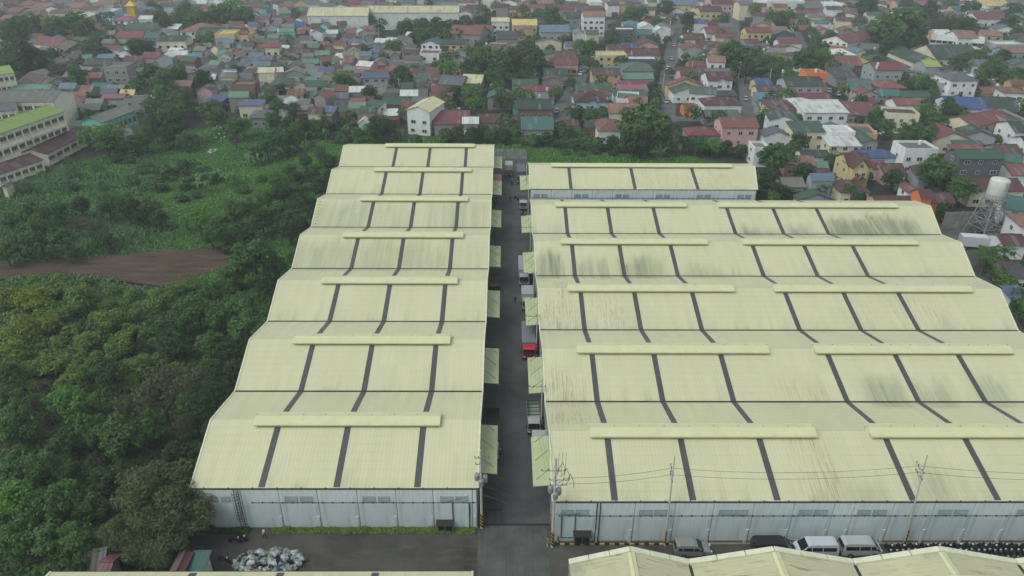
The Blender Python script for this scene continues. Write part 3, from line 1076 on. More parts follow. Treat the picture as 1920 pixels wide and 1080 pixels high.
TREE = {
    'A': [crown(11 + i, 'dark') for i in range(3)],
    'M': [crown(31 + i, 'mid') for i in range(3)],
    'L': [crown(51 + i, 'light', clumps=40, per=90, gap=.3) for i in range(2)],
    'V': [crown(71 + i, 'vine', clumps=52, per=90, flat=.55, cr=(.2, .42), low=-.4) for i in range(2)],
    'Y': [crown(81 + i, 'yellow', clumps=44, per=90, flat=.5, cr=(.2, .42), low=-.4) for i in range(2)],
    'B': [crown(91 + i, 'brown', clumps=60, per=90, leaf=(.05, .03), gap=.5, flat=.7) for i in range(2)],
    'P': [crown(101 + i, 'olive', clumps=38, per=330, leaf=(.06, .017), cr=(.22, .4), droop=.25) for i in range(2)],
    'T': [crown(111 + i, 'mid', clumps=34, per=90, flat=1.25, cr=(.2, .34)) for i in range(2)],
}
TREE['R'] = [crown(121 + i, 'mid', clumps=95, per=85, flat=.85, cr=(.14, .3), low=-.6) for i in range(2)]
TRUNKS = [trunk_mesh(3 + i) for i in range(4)]
BUSHES = {
    'S': [crown(201 + i, 'mid', clumps=22, per=70, flat=.7, leaf=(.11, .07), cr=(.25, .45), low=-.3) for i in range(2)],
    'D': [crown(211 + i, 'dark', clumps=22, per=70, flat=.7, leaf=(.11, .07), cr=(.25, .45), low=-.3) for i in range(2)],
    'W': [crown(221 + i, 'brown', clumps=22, per=60, flat=.6, leaf=(.09, .05), cr=(.25, .45), low=-.3) for i in range(2)],
    'G': [crown(231 + i, 'reed', clumps=16, per=110, flat=.6, leaf=(.2, .02), cr=(.3, .5), low=-.2) for i in range(2)],
    'N': [crown(241 + i, 'vine', clumps=22, per=70, flat=.55, leaf=(.10, .07), cr=(.25, .45), low=-.3) for i in range(2)],
}
KIND = {'A': 'dark leafy tree', 'M': 'green broadleaf tree', 'L': 'light green open tree', 'V': 'low spreading green tree', 'Y': 'yellow green spreading tree',
        'B': 'brownish thin leaved tree', 'P': 'olive feathery tree', 'T': 'tall narrow tree', 'R': 'great rounded dense tree'}
BKIND = {'S': 'green shrub', 'D': 'dark green shrub', 'W': 'brownish shrub', 'G': 'tall grass clump', 'N': 'vine covered shrub'}
TREES = []        # (x, y, r) of everything planted, to keep the rest clear


def tree(px, py, rp, k, zone, sq=None):
    """tree whose crown centre shows at (px, py) with a crown radius of rp pixels"""
    p = gp(px, py, 4)
    for _ in range(3):
        r = rp / ppm(p)
        hc = r * (1.3 if k not in 'VY' else .7) if r < 6 else r * .98
        if k == 'T':
            hc = r * 1.7
        p = gp(px, py, hc)
    rz = random.uniform(0, 6.28)
    root = empty('tree', (p.x, p.y, 0), rz)
    link('trunk', random.choice(TRUNKS), root, (0, 0, hc), 0, (r * .9, r * .9, hc))
    s = sq or random.uniform(.92, 1.1)
    c_ = link('crown', random.choice(TREE[k]), root, (0, 0, hc), 0, (r * random.uniform(.88, 1.12), r * random.uniform(.88, 1.12), r * s * (random.uniform(.85, 1.2) if k != 'R' else .95)))
    c_.rotation_euler = (random.uniform(-.22, .22) * (k != 'R'), random.uniform(-.22, .22) * (k != 'R'), random.uniform(0, 6.28))
    later(root, KIND[k], 'tree', 'trees ' + ('of the wild lot' if zone == 'field' else 'among the houses'), px, py, zone)
    TREES.append((p.x, p.y, r))
    return root


def bush(px, py, rp, k, zone):
    p = gp(px, py, 1)
    r = rp / ppm(p)
    p = gp(px, py, r * .45)
    o = link('shrub' if k != 'G' else 'grass_clump', random.choice(BUSHES[k]), None, (p.x, p.y, r * .42), random.uniform(0, 6.28), (r, r, r * random.uniform(.8, 1.2)))
    later(o, BKIND[k], 'shrub' if k != 'G' else 'grass clump', 'shrubs ' + ('of the wild lot' if zone == 'field' else 'among the houses'), px, py, zone)
    TREES.append((p.x, p.y, r))


ALLTREES = []
FIELD_TREES = """
165 255 22 L|208 252 30 L|200 268 28 M|228 276 20 M|272 255 25 M|290 238 24 A|322 250 22 A|345 262 18 M|255 268 17 L|330 232 24 A|440 238 22 M|400 214 26 M|500 272 22 M|523 262 24 M|552 254 24 M|480 288 16 A|440 262 16 B|572 300 14 A|600 288 18 B|617 303 18 A|592 316 14 M|540 318 18 M|520 336 20 M|556 336 20 A|582 330 22 A|602 347 22 A|617 326 16 A|470 388 24 M|500 372 22 M|530 360 24 A|560 362 22 M|490 412 25 A|520 402 26 M|550 402 24 M|576 382 20 A|542 432 24 A|562 420 20 A|372 408 30 L|408 420 28 M|438 400 24 M|455 432 24 A|395 445 20 M|350 415 16 L|112 396 22 M|150 384 20 A|60 402 28 M|20 412 22 M|70 440 36 M|112 452 30 M|30 452 25 M|180 430 26 B|196 448 20 M|150 420 20 B|202 386 24 M|240 392 24 A|280 386 24 M|300 408 18 A|265 402 20 A|10 472 24 M|130 474 18 M|475 482 42 M|440 515 24 M|515 500 26 A|500 530 26 A|400 545 28 M|370 578 34 M|412 592 30 M|452 578 34 M|462 612 34 M|340 592 28 M|290 622 30 M|240 622 21 V|320 642 28 A|390 642 28 M|430 652 24 A|160 640 21 V|300 598 22 M|205 600 25 V|222 652 25 V|300 568 25 V|260 588 21 V|330 540 18 V|360 532 20 V|150 560 30 V|100 542 30 V|60 562 28 Y|20 560 28 Y|40 622 30 Y|90 608 25 Y|122 582 24 V|20 662 30 V|60 692 23 V|100 682 30 V|145 702 24 V|200 702 30 A|260 690 28 V|240 720 20 V|130 756 32 L|300 732 58 B|362 712 30 B|240 770 34 B|272 800 34 M|380 762 30 A|170 802 34 M|222 818 38 M|128 822 28 A|60 760 24 B|30 792 34 M|22 832 18 B|32 862 30 M|82 872 30 M|130 882 24 A|25 932 38 L|62 952 34 M|120 936 40 M|165 952 30 M|40 1002 40 M|102 1012 40 M|150 1022 34 M|200 902 24 A|235 880 24 A|190 1040 26 P|292 935 68 P|348 958 50 P|240 1000 44 P|310 1020 40 P|365 925 28 P|330 850 28 A|410 730 26 A|440 690 22 A|395 690 22 M|345 800 26 B|8 700 26 M|15 750 24 M|300 880 22 A|470 660 18 A|505 605 20 A|525 560 22 A|545 520 22 A|560 480 20 A|575 445 18 A|425 770 20 A|395 810 20 A|365 850 22 A|595 400 16 A"""
for e in FIELD_TREES.replace('\n', '|').split('|'):
    e = e.split()
    if e:
        ALLTREES.append((int(e[0]), int(e[1]), int(int(e[2]) * (1.16 if int(e[1]) > 540 else 1.0)), e[3], 'field'))
FIELD_BUSH = """
246 338 18 G|272 316 18 S|310 326 22 S|350 316 24 D|376 326 20 S|350 342 24 S|398 330 18 G|300 350 18 S|240 300 14 S|545 275 18 S|45 352 18 G|135 325 18 G|130 350 18 G|180 315 14 G|190 350 14 G|215 300 12 G|130 300 12 G|430 448 14 S|470 455 16 S|340 372 14 D|365 365 14 G|455 355 14 S|490 335 12 S|585 270 10 G|632 262 12 S|580 255 12 D|430 470 14 D|445 540 16 D|60 530 16 N|110 520 14 N|160 530 16 N|210 545 16 N|250 550 16 N|290 552 14 N|200 570 18 N|180 595 18 N|240 560 16 N|130 620 20 N|110 640 18 N|70 640 20 N|180 670 18 N|30 590 18 N|80 585 18 N|10 620 18 N|40 655 16 N|150 670 16 N|215 690 16 N|120 715 18 N|80 725 18 W|160 730 18 W|180 750 20 N|60 720 16 N|30 730 18 N|90 790 20 W|200 760 20 S|330 690 18 N|300 670 18 N|270 655 16 D|340 665 16 D|160 770 16 S|100 840 20 S|60 830 18 S|150 850 20 D|185 860 20 W|240 850 20 D|280 860 18 W|110 900 20 S|70 910 18 D|190 920 22 D|180 980 24 D|210 960 20 W|130 980 24 S|80 980 20 D|10 970 22 S|60 1040 26 W|20 1050 26 S|120 1060 24 S|170 1060 22 D|230 1045 22 D|270 1050 20 D|400 970 16 D|390 990 12 D|330 830 18 D|300 830 18 D|370 790 18 D|450 720 16 D|480 630 14 D"""
for e in FIELD_BUSH.replace('\n', '|').split('|'):
    e = e.split()
    if e:
        bush(int(e[0]), int(e[1]), int(e[2]), e[3], 'field')


# banana plants, palms
def banana_mesh(seed):
    rng = random.Random(seed)
    mb = MB()
    for i in range(9):
        a = 2.4 * i + rng.uniform(-.3, .3)
        L = rng.uniform(2.0, 2.9)
        el = rng.uniform(.5, 1.25)
        pts = []
        for s in np.linspace(0, 1, 6):
            r = L * s * math.cos(el) * (1 - .12 * s)
            z = 2.2 + L * s * math.sin(el) - 1.7 * s * s * L * .55
            w = .36 * math.sin(math.pi * min(1, .12 + s * .86)) + .02
            pts.append((r, z, w))
        ca, sa = math.cos(a), math.sin(a)
        for (r0, z0, w0), (r1, z1, w1) in zip(pts, pts[1:]):
            for sg in (-1, 1):
                mb.poly([(r0 * ca, r0 * sa, z0), (r1 * ca, r1 * sa, z1),
                         (r1 * ca - sg * w1 * sa, r1 * sa + sg * w1 * ca, z1 + .12 * w1), (r0 * ca - sg * w0 * sa, r0 * sa + sg * w0 * ca, z0 + .12 * w0)][::sg], LEAF['banana'])
    return mb.mesh('foliage')


BAN = [banana_mesh(i) for i in range(3)]
bs = MB()
bs.tube([(0, 0, 0), (.03, 0, 1.2), (0, 0, 2.4)], .16, PALEBARK, 7, .09)
BSTEM = bs.mesh('stem')


def banana(px, py, s, zone='field'):
    p = gp(px, py)
    r = empty('banana_plant', p, random.uniform(0, 6.28))
    link('stem', BSTEM, r, (0, 0, 0), 0, s)
    link('foliage', random.choice(BAN), r, (0, 0, 0), 0, s)
    later(r, 'banana plant with long arching leaves', 'banana plant', 'banana plants', px, py, zone)


for x, y in ((258, 282), (305, 278), (318, 275), (330, 280), (345, 277), (362, 272), (372, 268), (385, 270), (398, 262), (408, 258), (430, 250), (455, 258), (508, 298), (522, 300), (535, 293),
             (548, 292), (560, 285), (572, 280), (490, 308), (582, 262), (596, 258), (604, 252), (612, 262), (622, 256), (634, 262), (645, 258), (652, 250), (590, 248), (565, 262), (470, 312),
             (605, 232), (560, 240), (380, 350), (396, 345), (410, 340), (372, 362), (390, 362), (425, 350), (440, 345)):
    banana(x, y, random.uniform(1.0, 1.5))
for x, y in ((697, 262), (708, 264), (720, 262), (732, 265), (742, 258), (690, 255), (752, 262), (1215, 288), (1228, 292), (1245, 290), (1258, 285), (1270, 290), (1168, 262), (1180, 268), (1175, 285), (1290, 285), (1302, 290), (1315, 285)):
    banana(x, y, random.uniform(1.1, 1.6), 'town')


def palm_mesh(seed):
    rng = random.Random(seed)
    mb = MB()
    for i in range(15):
        a = 2.4 * i
        L = rng.uniform(2.6, 3.4)
        el = rng.uniform(.0, 1.2)
        ca, sa = math.cos(a), math.sin(a)
        P = []
        for s in np.linspace(0, 1, 8):
            P.append((L * s * math.cos(el), L * s * math.sin(el) - 1.5 * s * s))
        for j in range(1, 8):
            r, z = P[j]
            r0, z0 = P[j - 1]
            mb.poly([(r0 * ca, r0 * sa, z0), (r * ca, r * sa, z), (r * ca, r * sa, z + .05), (r0 * ca, r0 * sa, z0 + .05)], LEAF['mid'])
            w = .75 * (1 - .06 * j)
            for sg in (-1, 1):
                for k in (0, .5):
                    rr, zz = r0 + (r - r0) * k, z0 + (z - z0) * k
                    mb.poly([(rr * ca, rr * sa, zz), ((rr + .35) * ca - sg * w * sa, (rr + .35) * sa + sg * w * ca, zz - .3), ((rr + .16) * ca, (rr + .16) * sa, zz)], LEAF['mid'])
    return mb.mesh('crown')


PALM = palm_mesh(2)


def palm(px, py, h, s=1.0):
    p = gp(px, py, h)
    r = empty('palm_tree', (p.x, p.y, 0), random.uniform(0, 6))
    MB().tube([(0, 0, 0), (.15, 0, h * .5), (0, 0, h)], .16 * s, PALEBARK, 7, .1 * s).build('trunk', r)
    link('crown', PALM, r, (0, 0, h), 0, s)
    later(r, 'palm tree with feathery fronds', 'palm tree', 'palm trees', px, py, 'town')


for x, y, h, s in ((1850, 480, 4.5, 1.2), (1862, 470, 4, 1.0), (610, 42, 8, 1.3), (1437, 210, 6, 1.0), (1562, 290, 5, 1), (1548, 352, 4, .9), (770, 172, 6, 1.0), (1200, 240, 5, 1.2),
                   (1885, 470, 4, 1.1), (1445, 125, 7, 1.2), (1240, 285, 5, 1.2)):
    palm(x, y, h, s)

for x_, y_, r_, k_ in ((1010, 268, 12, 'D'), (1030, 266, 12, 'S'), (1048, 272, 14, 'D'), (1066, 270, 12, 'S'), (1084, 276, 13, 'D'), (1102, 274, 12, 'S'), (1118, 282, 12, 'D'), (1135, 278, 14, 'D'), (985, 268, 9, 'S'),
                       (850, 262, 11, 'D'), (870, 262, 12, 'S'), (890, 263, 11, 'D'), (910, 262, 12, 'D'), (930, 264, 11, 'S'), (950, 266, 11, 'D'), (1060, 285, 10, 'S'), (1090, 288, 9, 'S'), (1150, 285, 12, 'D'), (1168, 280, 14, 'D'),
                       (1195, 282, 15, 'D'), (1220, 284, 14, 'S'), (1330, 285, 14, 'D'), (1355, 284, 12, 'S'), (1380, 290, 12, 'D')):
    bush(x_, y_, r_, k_, 'town')
TOWN_TREES = """
25 60 30 M|60 52 28 M|100 56 28 M|140 46 26 M|165 58 22 M|48 112 40 A|20 125 22 A|80 118 24 A|112 132 22 B|145 145 22 M|172 88 20 M|190 98 18 A|205 76 15 A|252 86 22 M|272 90 18 A
300 30 20 M|312 48 16 A|284 14 14 M|345 32 25 M|375 36 28 M|402 32 26 M|436 24 30 L|456 36 22 M|348 14 14 M|284 145 28 A|306 152 26 M|256 160 16 L|240 178 10 M|302 172 18 L
335 140 22 M|382 150 20 A|348 176 20 B|330 192 24 M|294 196 24 M|314 212 26 M|362 202 16 A|466 176 14 L|506 186 20 M|526 170 18 A|520 200 20 M|601 172 9 Y|584 190 9 Y|455 232 20 L
512 226 18 M|542 232 20 A|566 238 18 A|592 236 18 M|622 238 18 A|642 230 14 A|644 146 22 L|658 158 14 M|692 172 18 A|703 200 14 M|706 238 24 A|726 240 20 A|760 150 20 A|752 134 14 A
842 130 22 L|880 125 20 A|905 114 36 R|934 122 32 M|985 100 32 A|1002 122 28 A|962 116 24 A|915 145 20 M|885 172 22 L|856 172 16 A|893 192 20 L|940 185 22 M|930 168 14 M
680 92 12 M|730 85 16 L|745 88 14 M|762 50 18 M|790 46 20 M|820 46 20 A|850 50 22 A|800 66 20 M|835 70 20 M|780 66 16 A|862 68 16 A|876 46 14 M|902 40 16 A|660 40 12 M|692 38 14 B|648 42 10 M
1036 30 20 T|982 20 14 A|1010 26 12 M|1146 66 16 T|1106 90 20 M|1088 86 14 M|1130 90 12 M|1090 116 14 A|1182 30 22 M|1200 24 16 M|1250 14 18 A|1230 40 12 L|1070 156 13 M|1086 166 11 M
1210 236 50 R|1188 262 28 A|1242 262 26 A|1150 266 16 A|1086 216 16 A|1110 216 18 M|1132 212 14 M|1050 240 14 L|1066 250 16 M|1092 250 14 A|1256 135 9 M|1266 170 9 A|1262 155 8 M|1240 118 7 L
1285 266 18 A|1310 270 18 M|1338 272 18 L|1362 274 16 A|1390 282 14 A|1375 102 32 R|1418 112 28 M|1400 130 20 A|1470 124 20 M|1482 142 20 M|1515 114 32 R|1542 108 22 L|1455 116 12 M
1530 72 14 A|1520 60 12 M|1450 30 16 M|1466 42 18 A|1480 28 12 A|1546 90 11 A|1290 36 18 A|1415 16 16 L|1556 66 12 A|1338 22 10 A|1395 55 8 M|1500 18 10 A
1690 52 48 R|1645 64 26 A|1670 84 22 A|1722 60 30 B|1625 16 22 A|1612 40 14 L|1762 42 26 B|1744 30 16 A|1792 48 20 A|1816 46 18 A|1820 18 20 A|1745 15 18 A|1900 20 20 A|1892 46 22 A
1906 62 16 M|1655 96 15 A|1830 110 26 M|1802 120 22 M|1862 124 24 M|1880 106 18 A|1846 142 20 M|1890 152 18 L|1908 138 14 M|1734 160 20 M|1748 172 14 A|1640 218 20 M|1662 238 18 M|1652 228 14 A
1735 210 22 L|1780 204 22 A|1802 214 18 M|1820 226 14 A|1760 228 20 M|1716 250 28 R|1692 262 20 M|1742 254 20 M|1766 260 14 A|1840 240 12 A|1892 240 16 A|1866 262 12 L|1908 250 12 A
1455 294 36 R|1500 265 20 A|1488 275 14 M|1506 322 24 A|1440 338 26 A|1425 365 16 A|1462 356 18 A|1560 302 14 M|1592 360 18 M|1610 370 14 M|1674 334 22 A|1692 352 14 A|1755 322 38 R|1800 352 30 M
1780 345 18 A|1450 370 14 A|1530 362 10 L|1640 366 10 M|1628 330 9 M|1832 428 10 L|1878 425 12 L|1905 455 14 M|1880 490 12 A|1475 212 12 M|1440 212 12 L|1425 225 12 A|1495 225 14 A|1515 222 12 M|1545 230 10 A
835 252 14 A|860 248 15 M|885 250 14 A|905 246 16 A|925 250 15 M|945 252 14 A|965 250 14 M|1000 262 12 M|780 262 12 M|650 262 12 A|670 250 14 A|1025 258 12 A|1120 268 12 B|1105 262 10 A
460 60 8 M|505 72 10 A|590 82 8 A|640 70 10 A|470 105 8 M|540 118 8 L|610 112 10 A|440 130 10 L|720 108 12 M|660 112 8 A|560 30 10 M|548 24 10 A|1000 8 10 A|930 12 12 M|905 18 12 M|1330 15 9 A|1600 70 9 A|1575 35 12 A|1590 15 12 A|1700 8 14 A|1780 8 12 M"""
for e in TOWN_TREES.replace('\n', '|').split('|'):
    e = e.split()
    if e:
        ALLTREES.append((int(e[0]), int(e[1]), int(e[2]), e[3], 'town'))
# the trees that show largest are things of their own; the smallest few join the far mass below
ALLTREES.sort(key=lambda q: -q[2])
MASS_TREES = []
for q in ALLTREES[:292]:
    tree(*q)
for q in ALLTREES[292:]:
    p = gp(q[0], q[1], 4)
    r = q[2] / ppm(p)
    p = gp(q[0], q[1], r * 1.3)
    MASS_TREES.append((p.x, p.y, r))
    TREES.append((p.x, p.y, r))


# ground cover nobody could count: grass blades and low leaves of the wild lot
def inside(P, poly):
    x, y = P[:, 0], P[:, 1]
    c = np.zeros(len(P), bool)
    n = len(poly)
    for i in range(n):
        x0, y0 = poly[i][0], poly[i][1]
        x1, y1 = poly[(i + 1) % n][0], poly[(i + 1) % n][1]
        hit = (y0 > y) != (y1 > y)
        c ^= hit & (x < (x1 - x0) * (y - y0) / (y1 - y0 + 1e-12) + x0)
    return c


def ground_pts(n, x0, x1, y0, y1, rng):
    u = np.stack([rng.uniform(x0, x1, n), rng.uniform(y0, y1, n)], 1)
    f, r_, up = np.array(AX_F), np.array(AX_R), np.array(AX_U)
    d = f + ((u[:, :1] - 960) / F_PX) * r_ - ((u[:, 1:] - 540) / F_PX) * up
    tt = -CAM_H / d[:, 2:]
    return (d * tt)[:, :2], u


CLR = clw
FLD = fld


def lot_points(n, box, rng):
    P, u = ground_pts(n, *box, rng)
    ok = inside(P, FLD) & ~inside(P + rng.normal(size=P.shape) * np.array([1.6, 1.0]), CLR)
    left = -39.6 - (P[:, 1] - 89.0) * 0.046
    ok &= ((P[:, 0] < left - .6) & (P[:, 1] > 69)) | ((P[:, 0] < -40) & (P[:, 1] <= 69)) | (P[:, 1] > 219) | ((P[:, 1] > 196) & (P[:, 0] > 7))
    return P[ok], u[ok]


def vnoise(P, s, seed):
    r = np.random.default_rng(seed)
    v = np.zeros(len(P))
    for k in range(5):
        a, b, ph = r.normal(size=3)
        v += np.sin((P[:, 0] * a + P[:, 1] * b) * s * (1 + .5 * k) + ph * 6) / (1 + .4 * k)
    return v / 2


rng = np.random.default_rng(5)
P, u = lot_points(120000, (-60, 1320, 228, 620), rng)
n = len(P)
h = (0.35 + 0.35 * np.clip(vnoise(P, .12, 3), 0, 1) + 0.55 * np.clip(vnoise(P, .05, 4), 0, 1)) * rng.uniform(.5, 1.3, n)
h = np.where((u[:, 0] < 300) & (u[:, 1] > 290), h * 1.9, h)
a = rng.uniform(0, 6.28, n)
w = (0.10 + .10 * rng.uniform(size=n)) * (1 + (230 / np.maximum(u[:, 1], 230)))
h *= .75
lean = rng.uniform(.5, 1.6, n) * h
V = np.zeros((n, 3, 3))
V[:, 0, 0], V[:, 0, 1] = P[:, 0] - np.cos(a) * w, P[:, 1] - np.sin(a) * w
V[:, 1, 0], V[:, 1, 1] = P[:, 0] + np.cos(a) * w, P[:, 1] + np.sin(a) * w
V[:, 2, 0], V[:, 2, 1], V[:, 2, 2] = P[:, 0] - np.sin(a) * lean, P[:, 1] + np.cos(a) * lean, h
tag(link('grass', quads_mesh('grass', V, [LEAF['grass'], LEAF['reed']], ((u[:, 0] < 330) & (u[:, 1] > 288) & (rng.uniform(size=n) < .75)).astype(int))),
    'rough green grass and reeds covering the open lot', 'grass', None, 'stuff')

P, u = lot_points(150000, (-60, 640, 300, 1085), rng)
n = len(P)
nn = vnoise(P, .09, 9)
keep = rng.uniform(size=n) < np.where(u[:, 1] > 540, .55, np.clip(nn * .5 - .12, 0, .3))
P, u, nn = P[keep], u[keep], nn[keep]
n = len(P)
hz = np.clip(.3 + .5 * nn + .3 * vnoise(P, .3, 12), .05, 1.1) * rng.uniform(.3, 1, n)
N = unit(n, rng) * .7 + np.array([0, 0, 1.0])
N /= np.linalg.norm(N, axis=1, keepdims=True)
Q = leaves(np.stack([P[:, 0], P[:, 1], hz], 1), N, .34, .22, rng)
pick = vnoise(P, .05, 21) + rng.normal(size=n) * .25
mi = np.where(pick > .75, 2, np.where(pick > .1, 1, 0))
mi = np.where((u[:, 1] > 520) & (u[:, 1] < 700) & (u[:, 0] < 275) & (pick > -.35), 3, mi)
tag(link('undergrowth', quads_mesh('undergrowth', Q, [LEAF['dark'], LEAF['mid'], LEAF['brown'], LEAF['vine']], mi)), 'tangled low undergrowth between the trees of the wild lot', 'undergrowth', None, 'stuff')

# creeper strip along the foot of the left warehouse
n = 9000
x = rng.uniform(-37.4, -3.9, n)
y = rng.uniform(68.0, 68.75, n)
top = .25 + .3 * (y - 68.0) + .12 * np.sin(x * 1.3) + .1 * np.sin(x * 3.1)
Pz = np.stack([x, y, top * rng.uniform(.15, 1, n)], 1)
N = unit(n, rng) * .8 + np.array([0, -.4, .9])
N /= np.linalg.norm(N, axis=1, keepdims=True)
gapx = (x > -32.5) & (x < -29.4)
mi = np.where(x < -32, 1, 0)
tag(link('creeper', quads_mesh('creeper', leaves(Pz, N, .15, .11, rng)[~gapx], [LEAF['vine'], LEAF['dark']], mi[~gapx])),
    'bright green creeper strip along the foot of the left warehouse wall', 'ground cover', None, 'stuff')


def hedge(pts, w, h, n, label, mats):
    pts = [Vector((p[0], p[1], 0)) for p in pts]
    d = [(b - a).length for a, b in zip(pts, pts[1:])]
    s = rng.uniform(0, sum(d), n)
    P = np.zeros((n, 3))
    acc = 0
    for (a, b), L in zip(zip(pts, pts[1:]), d):
        m = (s >= acc) & (s < acc + L)
        t_ = ((s[m] - acc) / L)[:, None]
        P[m] = np.array(a) * (1 - t_) + np.array(b) * t_
        q = (b - a).normalized()
        off = rng.uniform(-1, 1, m.sum())
        off = np.sign(off) * np.abs(off) ** .5 * w / 2
        P[m, 0] += -q.y * off
        P[m, 1] += q.x * off
        acc += L
    z = rng.uniform(0, 1, n) ** .35 * h
    P[:, 2] = z * (1 + .08 * np.sin(P[:, 0] * 1.7) + .08 * np.sin(P[:, 1] * 1.3))
    N = unit(n, rng) * .9 + np.array([0, -.2, .7])
    N /= np.linalg.norm(N, axis=1, keepdims=True)
    o = link('hedge', quads_mesh('hedge', leaves(P, N, .22, .15, rng), [LEAF[m] for m in mats], rng.integers(0, len(mats), n)))
    return tag(o, label, 'hedge')


hedge([(105.9, 147.5), (101.0, 130), (97.0, 114), (94.5, 100)], 3.2, 3.4, 17000, 'clipped green hedge along the drive beside the widest warehouse', ['mid', 'light'])
hedge([gp(1415, 379), gp(1500, 378)], 2.0, 3.0, 5000, 'dark hedge between the separate warehouse and the green gabled roof', ['dark', 'mid'])
hedge([gp(1752, 404), gp(1768, 420)], 3.5, 4.6, 5000, 'tall dark hedge at the far corner of the widest warehouse', ['dark'])

# ------------------------------------------------------------------ houses
RC = dict(red=(122, 62, 66), maroon=(88, 50, 54), dmaroon=(67, 37, 38), crimson=(118, 58, 68), pink=(146, 92, 106), salmon=(142, 104, 94), brick=(130, 80, 74), brown=(88, 67, 62), rust=(112, 72, 56),
          green=(53, 86, 70), dgreen=(42, 67, 58), mint=(96, 138, 117), teal=(61, 106, 102), lteal=(88, 128, 132), greygreen=(83, 99, 93), lime=(150, 170, 92), lightgreen=(98, 122, 61), blue=(54, 84, 136),
          bviolet=(83, 93, 128), lblue=(98, 120, 142), slate=(90, 98, 107), grey=(102, 106, 107), dgrey=(61, 64, 67), white=(212, 216, 214), cream=(208, 204, 164), yellow=(206, 190, 120), orange=(165, 93, 53), conc=(120, 120, 115),
          stripe=(96, 102, 94), purple=(58, 42, 50))
WC = dict(w=(220, 224, 222), c=(216, 208, 180), y=(204, 186, 136), g=(160, 166, 170), k=(146, 146, 140), o=(216, 128, 74), m=(136, 200, 180), b=(168, 206, 222), p=(204, 168, 166), a=(204, 168, 130),
          d=(92, 98, 104), n=(128, 98, 84), t=(120, 170, 160))
WNAME = dict(w='white', c='cream', y='yellow', g='pale grey', k='bare concrete', o='orange', m='mint green', b='pale blue', p='pale pink', a='peach', d='dark grey', n='brown brick', t='teal')
RNAME = dict(dmaroon='dark maroon', dgreen='dark green', lteal='light teal', greygreen='grey green', bviolet='violet blue', lblue='light blue', dgrey='dark grey', conc='bare concrete', lightgreen='grass green', stripe='striped grey', brick='brick red')
FORM = dict(x='gabled', y='gable fronted', h='hip roofed', f='flat roofed', s='lean-to')
GLASS = plain('window_glass', (46, 54, 62), 0.15, 0.5, 0, 0.3, 3)
FRAME = plain('window_frame', (196, 198, 192), .6, .3, 0, .2, 2)
wf = MB()
for q in ((-.5, .5, -.5, -.42), (-.5, .5, .42, .5), (-.5, -.43, -.42, .42), (.43, .5, -.42, .42), (-.03, .03, -.42, .42)):
    wf.box(q[0], q[1], -.09, .02, q[2], q[3], FRAME)
WFRAME = wf.mesh('window')
wp = MB()
wp.box(-.43, .43, -.04, .02, -.42, .42, GLASS)
WPANE = wp.mesh('pane')
wo = MB()
wo.box(-.5, .5, -.05, .03, -.5, .5, GLASS)
for q in ((-.56, .56, -.56, -.5), (-.56, .56, .5, .56), (-.56, -.5, -.5, .5), (.5, .56, -.5, .5)):
    wo.box(q[0], q[1], -.08, .02, q[2], q[3], FRAME)
WFAR = wo.mesh('window')
HOUSES = []      # (x, y, radius) occupied ground
NH = 0


def window(wall, x, y, z, w, h, face, near):
    rz = {'f': 0, 'l': -math.pi / 2, 'r': math.pi / 2}[face]
    if near:
        o = link('window', WFRAME, wall, (x, y, z), rz, (w, 1, h))
        link('pane', WPANE, o)
    else:
        o = link('window', WFAR, wall, (x, y, z), rz, (w, 1, h))


